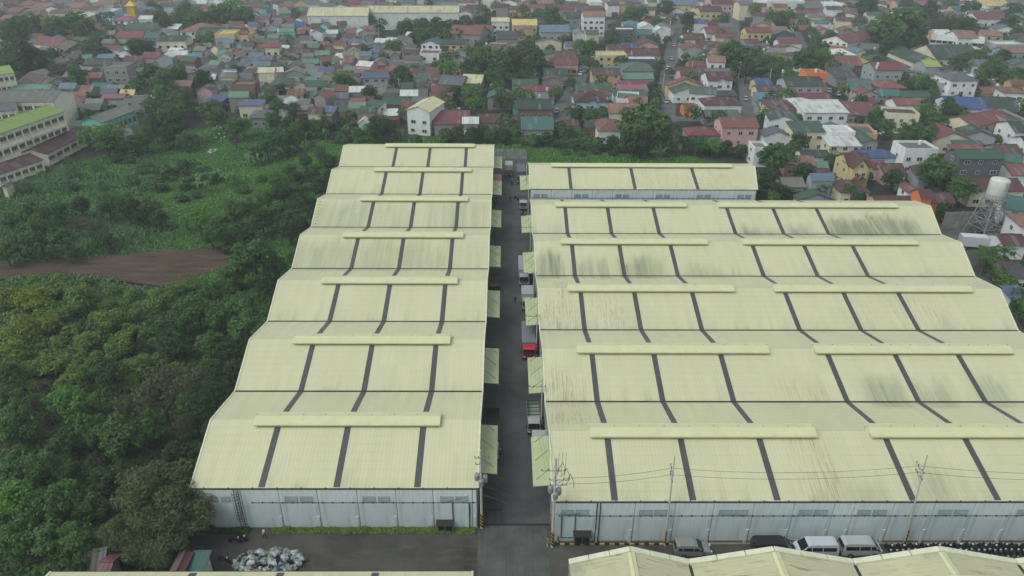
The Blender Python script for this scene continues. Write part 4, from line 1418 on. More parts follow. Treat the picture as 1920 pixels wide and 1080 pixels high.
def body(name, w, D, h, typ, rk, wk, parent, k=0.38, nwin=True, near=False, side='l', rot=0.0, ov=0.35, rows=None, gablet=None):
    """walls and roof of one house in its own frame: front face along x at y=0, depth towards +y"""
    wm, rm = wall_mat(wk, WC[wk]), roof_mat(rk, RC[rk])
    x0, x1, y0, y1 = -w / 2 + ov, w / 2 - ov, ov, max(D - ov, ov + 1)
    mb = MB()
    r = MB()
    th = .14
    rise = {'x': k * D / 2, 'h': k * min(D, w) / 2, 'y': k * w / 2, 's': .16 * D, 'f': 0}[typ]
    X0, X1 = -w / 2, w / 2
    mb.box(x0, x1, y0, y1, 0, h - (.02 if typ in 'xyh' else 0), wm)
    if typ == 'x':
        m = D / 2
        for xx in (x0, x1):
            mb.poly([(xx, y0, h - .02), (xx, y1, h - .02), (xx, m, h + rise * (m - y0) / m - .02)], wm)
        for ya, za, yb, zb in ((0, h, m, h + rise), (m, h + rise, D, h)):
            r.hexa([(X0, ya, za), (X1, ya, za), (X1, yb, zb), (X0, yb, zb), (X0, ya, za + th), (X1, ya, za + th), (X1, yb, zb + th), (X0, yb, zb + th)], rm)
        r.box(X0 - .02, X1 + .02, m - .16, m + .16, h + rise + th - .05, h + rise + th + .05, rm)
    elif typ == 'y':
        for yy in (y0, y1):
            mb.poly([(x0, yy, h - .02), (x1, yy, h - .02), (0, yy, h + rise * (x1 * 2 / w) - .02)], wm)
        for xa, za, xb, zb in ((X0, h, 0, h + rise), (0, h + rise, X1, h)):
            r.hexa([(xa, 0, za), (xb, 0, zb), (xb, D, zb), (xa, D, za), (xa, 0, za + th), (xb, 0, zb + th), (xb, D, zb + th), (xa, D, za + th)], rm)
        r.box(-.16, .16, -.02, D + .02, h + rise + th - .05, h + rise + th + .05, rm)
    elif typ == 'h':
        if w >= D:
            a, b = (X0 + D / 2, D / 2), (X1 - D / 2, D / 2)
        else:
            a, b = (0, w / 2), (0, D - w / 2)
        A, B = (a[0], a[1], h + rise + th), (b[0] + .01, b[1] + .01, h + rise + th)
        c = [(X0, 0, h + th), (X1, 0, h + th), (X1, D, h + th), (X0, D, h + th)]
        cl = [(q[0], q[1], h) for q in c]
        if w >= D:
            for f in ((c[0], c[1], B, A), (c[1], c[2], B), (c[2], c[3], A, B), (c[3], c[0], A)):
                r.poly(f, rm)
        else:
            for f in ((c[0], c[1], A), (c[1], c[2], B, A), (c[2], c[3], B), (c[3], c[0], A, B)):
                r.poly(f, rm)
        for i in range(4):
            r.poly([cl[i], cl[(i + 1) % 4], c[(i + 1) % 4], c[i]], rm)
        r.poly(cl[::-1], rm)
        for q, A_ in zip(c, (A, B, B, A) if w >= D else (A, A, B, B)):
            r.bar((q[0], q[1], q[2] + .02), (A_[0], A_[1], A_[2] + .02), .22, rm, .1)
    elif typ == 's':
        r.hexa([(X0, 0, h), (X1, 0, h), (X1, D, h + rise), (X0, D, h + rise), (X0, 0, h + th), (X1, 0, h + th), (X1, D, h + rise + th), (X0, D, h + rise + th)], rm)
        mb.hexa([(x0, y1 - .2, h), (x1, y1 - .2, h), (x1, y1, h), (x0, y1, h), (x0, y1 - .2, h + rise - .03), (x1, y1 - .2, h + rise - .03), (x1, y1, h + rise - .03), (x0, y1, h + rise - .03)], wm)
        for xx in (x0, x1):
            mb.poly([(xx, y0, h), (xx, y1, h), (xx, y1, h + rise - .03)], wm)
    else:
        r.box(x0 + .15, x1 - .15, y0 + .15, y1 - .15, h, h + .05, rm)
        for q in ((x0, x1, y0, y0 + .18), (x0, x1, y1 - .18, y1), (x0, x0 + .18, y0 + .18, y1 - .18), (x1 - .18, x1, y0 + .18, y1 - .18)):
            mb.box(*q, h, h + .75, wm)
    if gablet:                                    # small cross gable over the front
        gw, gx = gablet
        gh = k * gw / 2 * 1.5
        mb.poly([(gx - gw / 2, y0 - .5, h - 1), (gx + gw / 2, y0 - .5, h - 1), (gx + gw / 2, y0 - .5, h), (gx, y0 - .5, h + gh), (gx - gw / 2, y0 - .5, h)], wm)
        mb.box(gx - gw / 2, gx + gw / 2, y0 - .49, y0 + .1, 0, h - .01, wm)
        for s in (-1, 1):
            r.hexa([(gx + s * (gw / 2 + .3), -.75, h - .1), (gx, -.75, h + gh + .1), (gx, D * .42, h + gh + .1), (gx + s * (gw / 2 + .3), D * .42, h - .1),
                    (gx + s * (gw / 2 + .3), -.75, h + .04), (gx, -.75, h + gh + .24), (gx, D * .42, h + gh + .24), (gx + s * (gw / 2 + .3), D * .42, h + .04)], rm)
    wall = mb.build('wall', parent)
    r.build('roof', parent)
    if nwin:
        rows = rows or ([1.5] if h < 4.6 else ([1.5, 4.4] if h < 8 else [1.5, 4.4, 7.3]))
        for zz in rows:
            if zz + .8 > h:
                continue
            n = int(max(1, min(4, (x1 - x0) / 3.0)))
            for i in range(n):
                window(wall, x0 + (x1 - x0) * (i + .5) / n + random.uniform(-.25, .25), y0 - (.5 if gablet and abs(x0 + (x1 - x0) * (i + .5) / n - gablet[1]) < gablet[0] / 2 else 0), zz, random.choice((1.1, 1.4, 1.7)), 1.15, 'f', near)
            if h > 4.4 and side:
                ns = int(max(1, min(3, (y1 - y0) / 4)))
                for i in range(ns):
                    window(wall, x0 if side == 'l' else x1, y0 + (y1 - y0) * (i + .5) / ns, zz, 1.3, 1.1, side, near)
    return wall


def place(xl, xr, ye, yt, h, typ, dy=0, D=None, k=.38):
    a, b = gp(xl, ye, h), gp(xr, ye + dy, h)
    d = b - a
    w = d.length
    ang = math.atan2(d.y, d.x)
    m = (a + b) / 2
    nrm = Vector((-d.y, d.x, 0)).normalized()
    if D is None:
        lo, hi = 1.5, 70
        for _ in range(40):
            D = (lo + hi) / 2
            if typ == 'x':
                q = m + nrm * D / 2 + Vector((0, 0, k * D / 2))
            elif typ == 'h':
                q = m + nrm * min(D, max(D - w / 2, D / 2)) + Vector((0, 0, k * min(D, w) / 2))
            elif typ == 'y':
                q = m + nrm * D + Vector((0, 0, k * w / 2))
            elif typ == 's':
                q = m + nrm * D + Vector((0, 0, .16 * D))
            else:
                q = m + nrm * D
            lo, hi = (D, hi) if pj(q)[1] > yt else (lo, D)
        D = max(3.0, min(D, 34, w * (2.6 if typ == 'y' else 1.8)))
    return (m.x, m.y), w, D, ang


def house(xl, xr, ye, yt, h, typ, rk, wk, label=None, dy=0, D=None, k=.38, cat='house', name='house', gablet=None, win=True, rows=None, reg=True):
    global NH
    if xl in (575, 688) or (label and 'far pale warehouse' in label):
        win = False
    (x, y), w, D, ang = place(xl, xr, ye, yt, h, typ, dy, 14 if xl == 760 else D, k)
    r = empty(name, (x, y, 0), ang)
    near = y < 330
    c = Vector((x, y, 0)) + Vector((-math.sin(ang), math.cos(ang), 0)) * D / 2
    body(name, w, D, h, typ, rk, wk, r, k, win and y < 520, near, 'l' if x > 0 else 'r', gablet=gablet, rows=rows)
    size = 'two storey' if 4.6 <= h < 8 else ('tall' if h >= 8 else ('small' if w < 8 else 'low'))
    px, py = pj((c.x, c.y, h * .8))
    if label:
        tag(r, label, cat, 'houses of the town' if cat == 'house' else None)
    else:
        rn = RNAME.get(rk, rk)
        later(r, f'{size} {FORM[typ]} house, {rn} roof, {WNAME[wk]} walls', cat, 'houses of the town', px, py, 'town')
    if reg:
        HOUSES.append((c.x, c.y, math.hypot(w, D) / 2, w, D, ang))
    NH += 1
    return r


TABLE = """
1608 1688 297 280 3.4 h blue b #long low bungalow with a bright blue hipped roof
1636 1666 318 302 3.2 x red w|1657 1702 327 307 3.2 x maroon p|1576 1634 362 338 3.6 h maroon c|1495 1567 377 354 3.2 y green g|1468 1512 352 333 3.2 x conc k
1522 1562 339 328 5 s lblue g|1536 1572 334 316 3.2 h maroon k|1503 1557 295 282 3.2 x dgreen w|1530 1552 316 306 2.6 s mint k
1555 1618 275 255 5.2 s white c #broad two level house with a big white sheet roof
1558 1607 252 238 6.8 f white w|1618 1650 268 240 6 y green k|1487 1553 248 227 6.2 s green c #cream two storey house under a plain green lean-to roof
1414 1446 282 268 5.2 f conc w|1697 1763 284 267 6.8 f grey w #white two storey house with black upper band beside a big tree
1800 1886 299 280 8.2 x green d #green roofed block with a tall blank dark wall behind the water tower
1785 1850 281 271 6 s red g|1790 1846 272 263 5 s green g|1748 1826 264 231 4.2 y red c #big red gable fronted house with cream pediment
1827 1896 240 212 4.2 x red c -14|1886 1932 230 206 5 f dgrey k|1775 1858 203 182 3.6 x blue w 4|1842 1912 206 182 3.6 x dgreen n 5
1783 1837 152 134 9 h slate w #white three storey house with grey hipped roof and wide balcony windows
1762 1800 160 151 6.6 f conc g|1838 1882 178 163 3.4 x brick c|1680 1728 198 184 5 x brick w|1690 1716 220 208 3 s blue w|1648 1690 214 197 3.2 h rust k
1612 1650 178 160 5.2 y red g|1606 1642 193 183 3.2 s red w|1640 1696 132 116 7 x red g|1650 1702 166 150 4 h brick n|1598 1643 159 148 3.4 s teal w
1735 1766 126 113 5 x lime g|1766 1795 132 118 4 y dgrey k|1756 1842 112 84 6 x dgreen c|1712 1767 118 76 5 y dgreen c #tall green roofed hall with its gable towards the road
1797 1836 72 58 10 x salmon w|1868 1925 86 78 7.5 f white g|1884 1930 100 88 6 x salmon g|1832 1886 36 24 7.4 x red w|1800 1832 48 36 4 x rust a
1603 1633 100 87 4.4 y lteal c|1632 1682 115 102 4.2 h green y|1643 1736 386 368 3.6 x maroon p 2|1820 1925 360 335 4.2 x maroon c|1878 1930 392 364 5.2 x teal w 8
1872 1922 292 271 4 x brown k|1880 1912 302 290 3.4 x teal k 5|1898 1935 330 306 3.5 x brick w|1881 1930 462 440 3.4 x maroon w|1902 1940 524 492 3 s dgrey w|1880 1904 512 488 2.8 s maroon k
1894 1930 560 536 2.8 s bviolet w|1702 1732 362 342 5.2 y red w|1728 1748 372 352 6.5 s maroon o|1746 1793 382 362 4.6 x maroon o #small orange walled house with red roof at the corner of the widest warehouse
1323 1373 141 128 4.2 x grey k|1327 1376 152 135 6.6 x maroon w #white two storey house with maroon roof and an arched central gable
1323 1384 181 170 3 s dgreen k|1320 1393 198 182 5 h maroon w|1320 1392 220 206 3 s greygreen k
1354 1425 240 220 6.2 x brick p #brick red roofed two storey house just behind the separate warehouse
1290 1354 255 238 3.2 h red k|1432 1486 257 236 4 y slate w|1447 1503 208 185 5.2 h maroon y #yellow house with steep maroon hipped roof
1507 1593 212 187 6.2 s white w #long white two storey house with a pale sheet roof
1420 1467 187 173 3.4 s lblue k|1423 1472 202 188 3.2 s teal k|1418 1450 160 147 3.4 x blue y|1420 1476 172 160 3.4 x brown c|1475 1546 162 144 6 x dgreen g
1512 1553 141 132 9 f orange o #tall house with a plain bright orange wall
1490 1558 187 175 3 x crimson p|1262 1322 176 152 3.6 y green w|1250 1322 162 143 4.6 y red y|1283 1302 205 192 2.6 s rust o
1077 1141 192 170 6.2 h dmaroon b #pale blue two storey house with dark maroon hipped roof
1110 1165 141 128 5.2 x brown a #peach two storey house with long brown roof beside the street
1080 1150 171 156 3.4 x green g|1133 1170 133 123 3 s lteal k|1167 1228 134 115 4.4 h greygreen g|1167 1228 149 138 3 s mint g|1160 1217 160 151 3 s crimson k
1158 1217 171 159 3 s pink w|1150 1217 180 168 3 s green w|1180 1216 200 177 5.4 x salmon c|1141 1183 213 194 4 x salmon c|970 1040 206 187 3.6 x dgreen n|973 1042 172 160 3 x crimson k
985 1030 186 173 2.8 s grey k|977 1039 244 219 3.6 x teal k|1120 1166 246 223 4.2 h brick w #small white house with a bright red pyramid roof at the edge of the grass
1099 1123 240 223 3.2 s dgrey n|1058 1084 237 224 3 s maroon k|962 986 200 188 3 s mint t|960 1010 160 148 3.2 x green k|1020 1066 142 128 4.2 x dgreen k|1019 1056 152 139 3.6 y brown k
1093 1136 31 21 10.5 x salmon w #white three storey house with a pink roof and stepped front
1013 1070 61 47 7.2 s lblue g #blue grey two storey block with a plain side wall
960 1008 48 36 6.6 x yellow y #yellow two storey house with a pale gable roof beside the blue grey block
1005 1053 79 68 6.2 y brown c|1154 1193 58 52 9 f white d|1168 1192 90 78 5 s blue w|1140 1186 99 84 4 x maroon p|1187 1240 105 91 4 x maroon p|1195 1236 86 71 5 y maroon p
1120 1178 107 98 5.4 f cream y #cream flat roofed two storey house beside the side street
1178 1235 114 106 5 f white d|1202 1226 51 45 7.2 f white w|1230 1247 58 50 6.6 y white w|1170 1204 48 38 4.4 h lblue y|1210 1257 45 35 4 x maroon k|1100 1123 65 56 5 h green c
1077 1097 64 55 4 f conc w|1060 1089 87 78 4 h slate w|1040 1082 112 96 3.4 x brown k|1018 1040 102 94 3 s green c|1018 1039 117 105 3 s brown k|930 972 74 58 5 x dgrey k
942 988 87 78 5 y maroon w|921 956 41 33 7.4 x cream w #white two storey house with arched windows behind the dark roofed house
840 900 63 48 7.2 x brick k 3|1043 1082 17 9 5 x crimson k|1080 1130 21 11 5 x brown k|1060 1096 34 23 4 x dgreen k|1105 1130 6 -2 7 f white w|1140 1162 10 0 7 x maroon w|1190 1216 15 6 5 x red c
1250 1312 10 -4 7 x lblue y|1255 1282 20 10 4 y green w|1312 1356 22 12 7 x maroon y|1388 1415 10 0 9 x slate c|1437 1510 4 -6 8 f white w|1500 1546 16 7 5 x grey g|1495 1546 27 18 4 x red w|1527 1557 31 24 4.4 y cream w
1335 1376 8 -6 7 x maroon p|1302 1328 44 36 5.4 x blue w|1328 1346 48 37 5 x dmaroon p|1345 1374 51 42 4 x grey k|1324 1371 63 51 4.4 x red w|1283 1324 75 63 4.2 x maroon c|1280 1322 94 78 5 y red g
1342 1376 71 64 5.4 x red c|1323 1361 88 80 4 y lteal b|1322 1350 98 89 5.4 y dmaroon c|1293 1322 124 112 4 s red k|1400 1449 61 51 6.4 x red y|1449 1493 66 53 4.6 y slate d|1460 1506 82 73 4.4 x red w
1462 1500 92 83 5.6 y maroon w|1398 1441 92 83 3.4 s bviolet k|1425 1463 96 87 4.4 y yellow c|1443 1476 106 97 5.4 y brown a|1475 1500 107 97 3.6 x red w|1400 1426 82 71 4 x maroon k|1540 1590 74 52 5.4 y red w 8
1580 1604 74 61 4 x lblue k|1560 1606 104 91 4 h white w|1572 1620 124 105 4 x brick n|1567 1612 148 126 3.4 s dgrey k|1567 1600 128 122 3.4 s greygreen k
760 806 207 180 8 y cream w #tall white house whose cream gable faces the back of the warehouses 4
812 880 233 207 4.2 s crimson k|868 896 232 219 4.3 s white k|893 938 231 214 4 x maroon k|935 961 232 218 3.6 h dgreen k|715 771 197 183 4.6 x green n|722 802 182 167 3.4 x greygreen k|754 772 203 186 4.4 s red k
808 848 174 162 3.6 x crimson k|804 848 189 174 3.6 x rust k|820 866 158 142 5 x slate k 3|862 902 156 140 5 x cream k 2|780 806 168 154 4 h dmaroon k
679 728 147 135 5.4 x bviolet g #blue roofed pale house with a white terrace among grey shacks
655 684 203 194 5.4 s mint k|667 699 192 182 3.6 x maroon k|680 698 207 193 3 s brick k|672 698 229 216 3.4 s rust k|672 690 232 226 3.6 f white w|377 412 192 178 3.2 s blue d 3|410 432 186 166 3.6 x greygreen k
430 478 162 153 8 f conc n #unfinished concrete house with open frame floors
445 493 199 187 4.8 s bviolet c #cream walled house with a violet blue sheet roof at the edge of the lot
492 534 205 196 4.4 x brown w|466 506 222 207 3.4 s greygreen k|500 541 162 145 4.8 h green c|484 513 136 128 7 s cream c|538 568 178 170 4 x rust p|573 593 153 146 3.2 s lteal k|532 570 138 132 5.4 f conc k
320 357 163 151 4 x salmon k|380 402 149 140 3 s white k|335 403 60 43 5.4 h salmon w #large pink tiled house beside the utility pole|365 441 68 52 4.2 x dgreen k
400 440 66 58 7.4 f yellow y #yellow house with striped balconies and a cluttered roof|438 466 70 62 6 f yellow y|452 464 64 60 6.6 s red k|528 570 50 39 4.6 h blue b #house with a bright blue hipped roof near the billboard
566 592 46 37 4.4 x pink k|523 550 60 55 7.6 s mint m|549 581 60 55 4.6 f pink p|495 523 90 80 7 s red c #cream box house with a bright red lean-to roof above the shacks
582 604 62 56 7.6 f dgreen w|582 606 52 42 4.6 x maroon k|600 613 50 45 7.6 f lblue b|407 431 103 92 4 s mint b|468 486 14 6 6 x red p|486 503 16 6 6 x green m|520 541 14 -2 7 y salmon p
290 348 77 67 7.2 x dgreen c #cream walled building with stained front beside the banked trees|292 333 55 45 5 s white k|57 105 82 70 6.6 x crimson c 6 #cream house with crimson roof and blank side wall
113 158 66 56 4.4 x red c -2|112 153 98 79 3.6 x purple k|208 249 39 30 5.4 h pink w|265 294 20 11 5.4 x lblue k|255 270 24 14 6 s maroon k|260 284 36 29 5.4 s white w|232 290 56 43 5.6 x green p
215 266 72 58 4.4 x red c|268 296 72 60 4.4 x teal k|181 212 110 101 4 s lblue k|155 212 122 110 4 x dgrey k|191 238 128 120 9 f conc k #bare three storey concrete block with small openings
160 187 146 133 3.4 s red k|232 266 114 105 4 x maroon k|264 296 110 98 4.6 x crimson p|295 322 108 103 6.4 f white g|25 66 158 140 5 x brown c 5|75 116 158 142 5 h grey c -3|110 138 166 158 5.2 x lblue g
5 90 172 158 5 x mint c 0|0 20 36 24 5 x salmon a|12 36 22 8 5 x brick k|30 56 26 12 5 y salmon k|48 70 28 17 5 x brown a|62 96 14 5 5 x salmon c|92 122 25 17 5 x brown c|80 112 8 -2 5 y brick c
122 155 16 5 5 x salmon c|150 182 19 10 5 x brown c|180 212 7 -2 5 x salmon c|36 60 10 0 5 x brick p|0 30 8 -3 5 x maroon k|160 190 10 3 5 y salmon p|186 212 24 17 4 f white b|137 160 33 25 5 f white y|212 240 14 4 5 x brown k
215 236 70 60 4 x maroon c|118 158 182 175 3 s brick k|108 155 193 180 3.2 h brick k|160 190 196 186 3 s conc k|188 232 185 176 3.6 x pink k|205 235 200 193 3.4 s greygreen k|130 175 172 160 3 s teal k|165 205 168 155 3 x teal k
225 250 178 170 3 s yellow y|575 690 30 14 9 x cream w|688 861 24 11 9.5 x cream w #huge far pale warehouse with long cream roof|905 940 2 -5 7 f white w|780 800 2 -6 6 f blue w|800 860 2 -8 6 x slate g|650 712 8 -2 5 x crimson p
1215 1232 4 -4 6 x green c|1680 1712 4 -4 5 x maroon k|1720 1758 10 2 5 x pink k|1770 1800 10 0 5 x dgreen k|1840 1895 12 0 5 x yellow y|1695 1738 -2 -8 6 x maroon k|1622 1652 20 14 5 y grey k|1655 1700 30 22 4 x rust k
1780 1808 28 20 4 x grey k|1830 1856 16 8 5 f white w|1905 1930 20 6 5 x slate g|1560 1590 12 4 5 f white w|1590 1622 2 -6 5 x maroon g|995 1020 30 22 4 x dgreen k|1000 1040 16 8 4 x maroon k|1020 1046 46 38 4 x red k"""
CAND = []
for e in TABLE.replace('\n', '|').split('|'):
    if not e.strip():
        continue
    lab = None
    if '#' in e:
        e, lab = e.split('#')
        tail = lab.split()
        if tail[-1].lstrip('-').isdigit():
            e += ' ' + tail[-1]
            lab = ' '.join(tail[:-1])
        lab = lab.strip()
    q = e.split()
    a = [float(v) for v in q[:5]]
    gb = None
    if lab and 'arched' in lab and 'maroon' in lab:
        gb = (4.2, .6)
    if lab and 'pale blue two' in lab:
        gb = (3.4, .4)
    if lab:
        house(*a, q[5], q[6], q[7], lab, dy=float(q[8]) if len(q) > 8 else 0, gablet=gb)
        continue
    dy = float(q[8]) if len(q) > 8 else 0
    (x, y), w, D, ang = place(*a, q[5], dy)
    c = Vector((x, y, 0)) + Vector((-math.sin(ang), math.cos(ang), 0)) * D / 2
    HOUSES.append((c.x, c.y, math.hypot(w, D) / 2, w, D, ang))
    CAND.append((ppm(c) * math.sqrt(w * D), c, w, D, a[4], q[5], q[6], q[7], ang, (*a, q[5], q[6], q[7], None, dy)))
# ------------------------------------------------------------------ particular buildings
def rooted(name, label, cat, loc, rz=0, group=None):
    return tag(empty(name, loc, rz), label, cat, group)


# yellow and maroon house with two crossing gables
(x, y), w, D, ang = place(1590, 1637, 313, 291, 6, 'x')
h0 = rooted('house', 'yellow house with maroon crossing gables and white window trims', 'house', (x, y, 0), ang, 'houses of the town')
body('main', w, max(D, 8), 6, 'x', 'maroon', 'y', h0, .5, True, True, 'l')
sub = MB()
wm, rm = wall_mat('y', WC['y']), roof_mat('maroon', RC['maroon'])
gx, gw = -w / 2 + 2.6, 4.6
sub.box(gx - gw / 2 + .3, gx + gw / 2 - .3, -2.2, .4, 0, 6.4, wm)
sub.poly([(gx - gw / 2 + .3, -2.2, 6.4), (gx + gw / 2 - .3, -2.2, 6.4), (gx, -2.2, 8.8)], wm)
wl0 = sub.build('front_bay', h0)
r = MB()
for s in (-1, 1):
    r.hexa([(gx + s * gw / 2, -2.6, 6.2), (gx, -2.6, 8.9), (gx, 5, 8.9), (gx + s * gw / 2, 5, 6.2), (gx + s * gw / 2, -2.6, 6.36), (gx, -2.6, 9.06), (gx, 5, 9.06), (gx + s * gw / 2, 5, 6.36)], rm)
    r.hexa([(gx + s * 1.9, -4.0, 3.1), (gx, -4.0, 4.6), (gx, -2.1, 4.6), (gx + s * 1.9, -2.1, 3.1), (gx + s * 1.9, -4.0, 3.22), (gx, -4.0, 4.72), (gx, -2.1, 4.72), (gx + s * 1.9, -2.1, 3.22)], rm)
r.build('gable_roof', h0)
for xx, zz in ((gx, 7.0), (gx - .9, 4.6), (gx + .9, 4.6)):
    window(wl0, xx, -2.25, zz, 1.0, 1.1, 'f', True)
HOUSES.append((x, y + D / 2, 7, w, D, ang))

wo = MB()
for q in (-.25, 0, .25):
    wo.box(q - .02, q + .02, -.03, 0, -.5, .5, FRAME)
wo.box(-.5, .5, -.035, -.001, -.5, -.18, plain('parapet_panel', (206, 199, 178), .8))
WMUL = wo.mesh('mullion')
# school: long three storey classroom block, wings and the mint block
SGREEN = roof_mat('schoolgreen', (138, 172, 84))


def block(xl, yl, xr, yr, h, D, roofkey, wk, label, floors, bays, k=.3, yt=None, base=0, cat='school building', kind='x'):
    a, b = gp(xl, yl, h), gp(xr, yr, h)
    d = b - a
    ang = math.atan2(d.y, d.x)
    m = (a + b) / 2
    L = d.length
    r = rooted('school_building', label, cat, (m.x, m.y, 0), ang, None)
    wall = body('b', L, D, h, kind, roofkey, wk, r, k, False, True, None, ov=.5)
    fh = (h - .4) / floors
    pm = wall_mat(wk, WC[wk])
    for f in range(floors):
        z = fh * f + fh * .55
        for i in range(bays):
            xx = -L / 2 + .5 + (L - 1) * (i + .5) / bays
            ww = (L - 1) / bays * .72
            link('window', WFAR, wall, (xx, .49, z), 0, (ww, 1, fh * .46))
            link('mullion', WMUL, wall, (xx, .44, z), 0, (ww, 1, fh * .46))
    for i in range(bays + 1):
        xx = -L / 2 + .5 + (L - 1) * i / bays
        MB().box(xx - .22, xx + .22, .2, .495, 0, h - .1, pm).build('pilaster', wall)
    for f in range(1, floors + 1):
        m_ = MB()
        m_.box(-L / 2 + .2, L / 2 - .2, .1, .495, fh * f - .18, fh * f, pm)
        m_.build('floor_band', wall)
    HOUSES.append((m.x - d.normalized().y * D / 2, m.y + d.normalized().x * D / 2, max(L, D) / 2, L, D, ang))
    return r


WC.update(q=(244, 239, 222))
WNAME['q'] = 'cream'
RC.update(sg=(138, 170, 84), sm=(80, 42, 54), st=(112, 122, 112))
block(-70, 276, 122, 209, 11, 11, 'sg', 'q', 'long three storey cream classroom block with a grass green roof', 3, 13)
block(-60, 193, 100, 192, 9, 15, 'stripe', 'q', 'cream school hall with a grey striped roof behind the green roofed block', 2, 8)
block(-60, 215, 30, 207, 8, 10, 'slate', 'q', 'school wing with a plain grey roof between two larger blocks', 2, 6)
block(-60, 148, 28, 137, 11, 12, 'sg', 'q', 'upper school block with light green roof at the left edge', 3, 8)
block(88, 290, 172, 246, 3.6, 9, 'sm', 'q', 'low cream classroom wing with a long dark maroon roof', 1, 6)
block(-6, 330, 82, 300, 3.4, 9, 'sm', 'q', 'nearest low school wing with dark maroon roof at the edge of the lot', 1, 6)
block(193, 231, 256, 207, 6, 9, 'st', 'm', 'mint green classroom block with a grey striped roof', 1, 7, .34)
house(196, 229, 256, 240, 4, 'y', 'conc', 'a', 'small peach gabled shed in front of the mint green classroom block', 4)
house(122, 158, 238, 226, 4, 's', 'green', 'c', 'green lean-to between the classroom block and the mint block')

# white arcaded block among the big dark trees
a, b = gp(1745, 70, 9), gp(1848, 78, 9)
d = b - a
ar = rooted('apartment_block', 'white arcaded block with open top gallery beside the huge dark tree', 'building', ((a + b) / 2).to_tuple()[:2] + (0,), math.atan2(d.y, d.x))
wv_ = body('b', d.length, 10, 9, 'f', 'white', 'w', ar, .3, False, False, None)
for i in range(9):
    xx = -d.length / 2 + 1.5 + (d.length - 3) * i / 8
    link('window', WFAR, wv_, (xx, .35, 7.2), 0, (2.6, 1, 1.3))
    link('window', WFAR, wv_, (xx, .35, 3.6), 0, (2.0, 1, 1.5))
HOUSES.append((a.x + 12, a.y + 5, 14, 26, 10, 0))

# yellow turret
p = gp(252, 37, 0)
tr_ = rooted('tower', 'bright yellow square turret with a pointed top', 'tower', (p.x, p.y, 0))
ym = plain('turret_yellow', (226, 186, 70), .8)
m = MB()
m.box(-2.2, 2.2, -2.2, 2.2, 0, 8.2, ym)
m.build('wall', tr_)
m = MB()
for i in range(4):
    c4 = [(-2.9, -2.9, 8.2), (2.9, -2.9, 8.2), (2.9, 2.9, 8.2), (-2.9, 2.9, 8.2)]
    m.poly([c4[i], c4[(i + 1) % 4], (0, 0, 11.2)], ym)
m.poly(c4[::-1], ym)
m.build('roof', tr_)

# billboard with a black mark, back to the houses
p = gp(516, 52, 0)
bb = rooted('billboard', 'white billboard with a black triangular mark on a tall pole', 'billboard', (p.x, p.y, 0))
WHT = plain('board_white', (225, 228, 226), .7, .2, 0, .08)
m = MB()
m.tube([(0, 0, 0), (0, 0, 19)], .35, STEEL, 8)
m.build('pole', bb)
m = MB()
m.box(-4.2, 4.2, -.4, -.2, 17.5, 24.5, WHT)
m.build('panel', bb)
m = MB()
for tri in (((-1.3, 19.6), (-.5, 19.6), (0, 21.2), (0, 22.1)), ((.5, 19.6), (1.3, 19.6), (0, 22.1), (0, 21.2))):
    m.poly([(q[0], -.41, q[1]) for q in tri], BLACK)
m.box(-3.9, 3.9, -.43, -.4, 18.0, 18.35, BLACK)
m.build('mark', bb)

# water tower
p = gp(1842, 440, 0)
wt = rooted('water_tower', 'white cylindrical water tank on a splayed steel lattice tower', 'water tower', (p.x, p.y, 0), .25)
TANK = plain('tank_white', (205, 208, 202), .5, .4, 0, .22, .7)
m = MB()
m.smooth = True
m.lathe([(0, 9.5), (2.0, 9.48), (2.06, 9.58), (2.06, 13.7), (1.95, 13.95), (1.0, 14.15), (0, 14.25)], TANK, n=32)
m.build('tank', wt)
m = MB()
m.lathe([(1.7, 9.3), (2.55, 9.3), (2.55, 9.43), (1.7, 9.43)], STEEL, n=24)
for i in range(24):
    q = 2 * math.pi * i / 24
    m.bar((2.5 * math.cos(q), 2.5 * math.sin(q), 9.45), (2.5 * math.cos(q), 2.5 * math.sin(q), 10.5), .06, STEEL)
m.lathe([(2.47, 10.45), (2.54, 10.45), (2.54, 10.52), (2.47, 10.52), (2.47, 10.45)], STEEL, n=24)
m.build('walkway', wt)
legs = []
for sx in (-1, 1):
    for sy in (-1, 1):
        f = lambda z, sx=sx, sy=sy: (sx * (2.9 - 1.35 * z / 9.3), sy * (2.9 - 1.35 * z / 9.3), z)
        legs.append(f)
        MB().bar(f(0), f(9.3), .22, STEEL).build('leg', wt)
for k in range(4):
    z0, z1 = 9.3 * k / 4, 9.3 * (k + 1) / 4
    for i, j in ((0, 1), (1, 3), (3, 2), (2, 0)):
        m = MB()
        m.bar(legs[i](z0), legs[j](z1), .1, STEEL)
        m.bar(legs[j](z0), legs[i](z1), .1, STEEL)
        m.bar(legs[i](z1 - .05), legs[j](z1 - .05), .13, STEEL)
        m.build('brace', wt)
m = MB()
m.tube([(.3, .3, 0), (.3, .3, 9.4)], .16, STEEL, 8)
m.tube([(-.6, .2, 0), (-.6, .2, 9.4)], .1, STEEL, 8)
m.build('riser_pipe', wt)
m = MB()
for s in (-.25, .25):
    m.bar((s, -3.0, 0), (s, -2.2, 13.9), .06, STEEL)
m.build('ladder', wt)

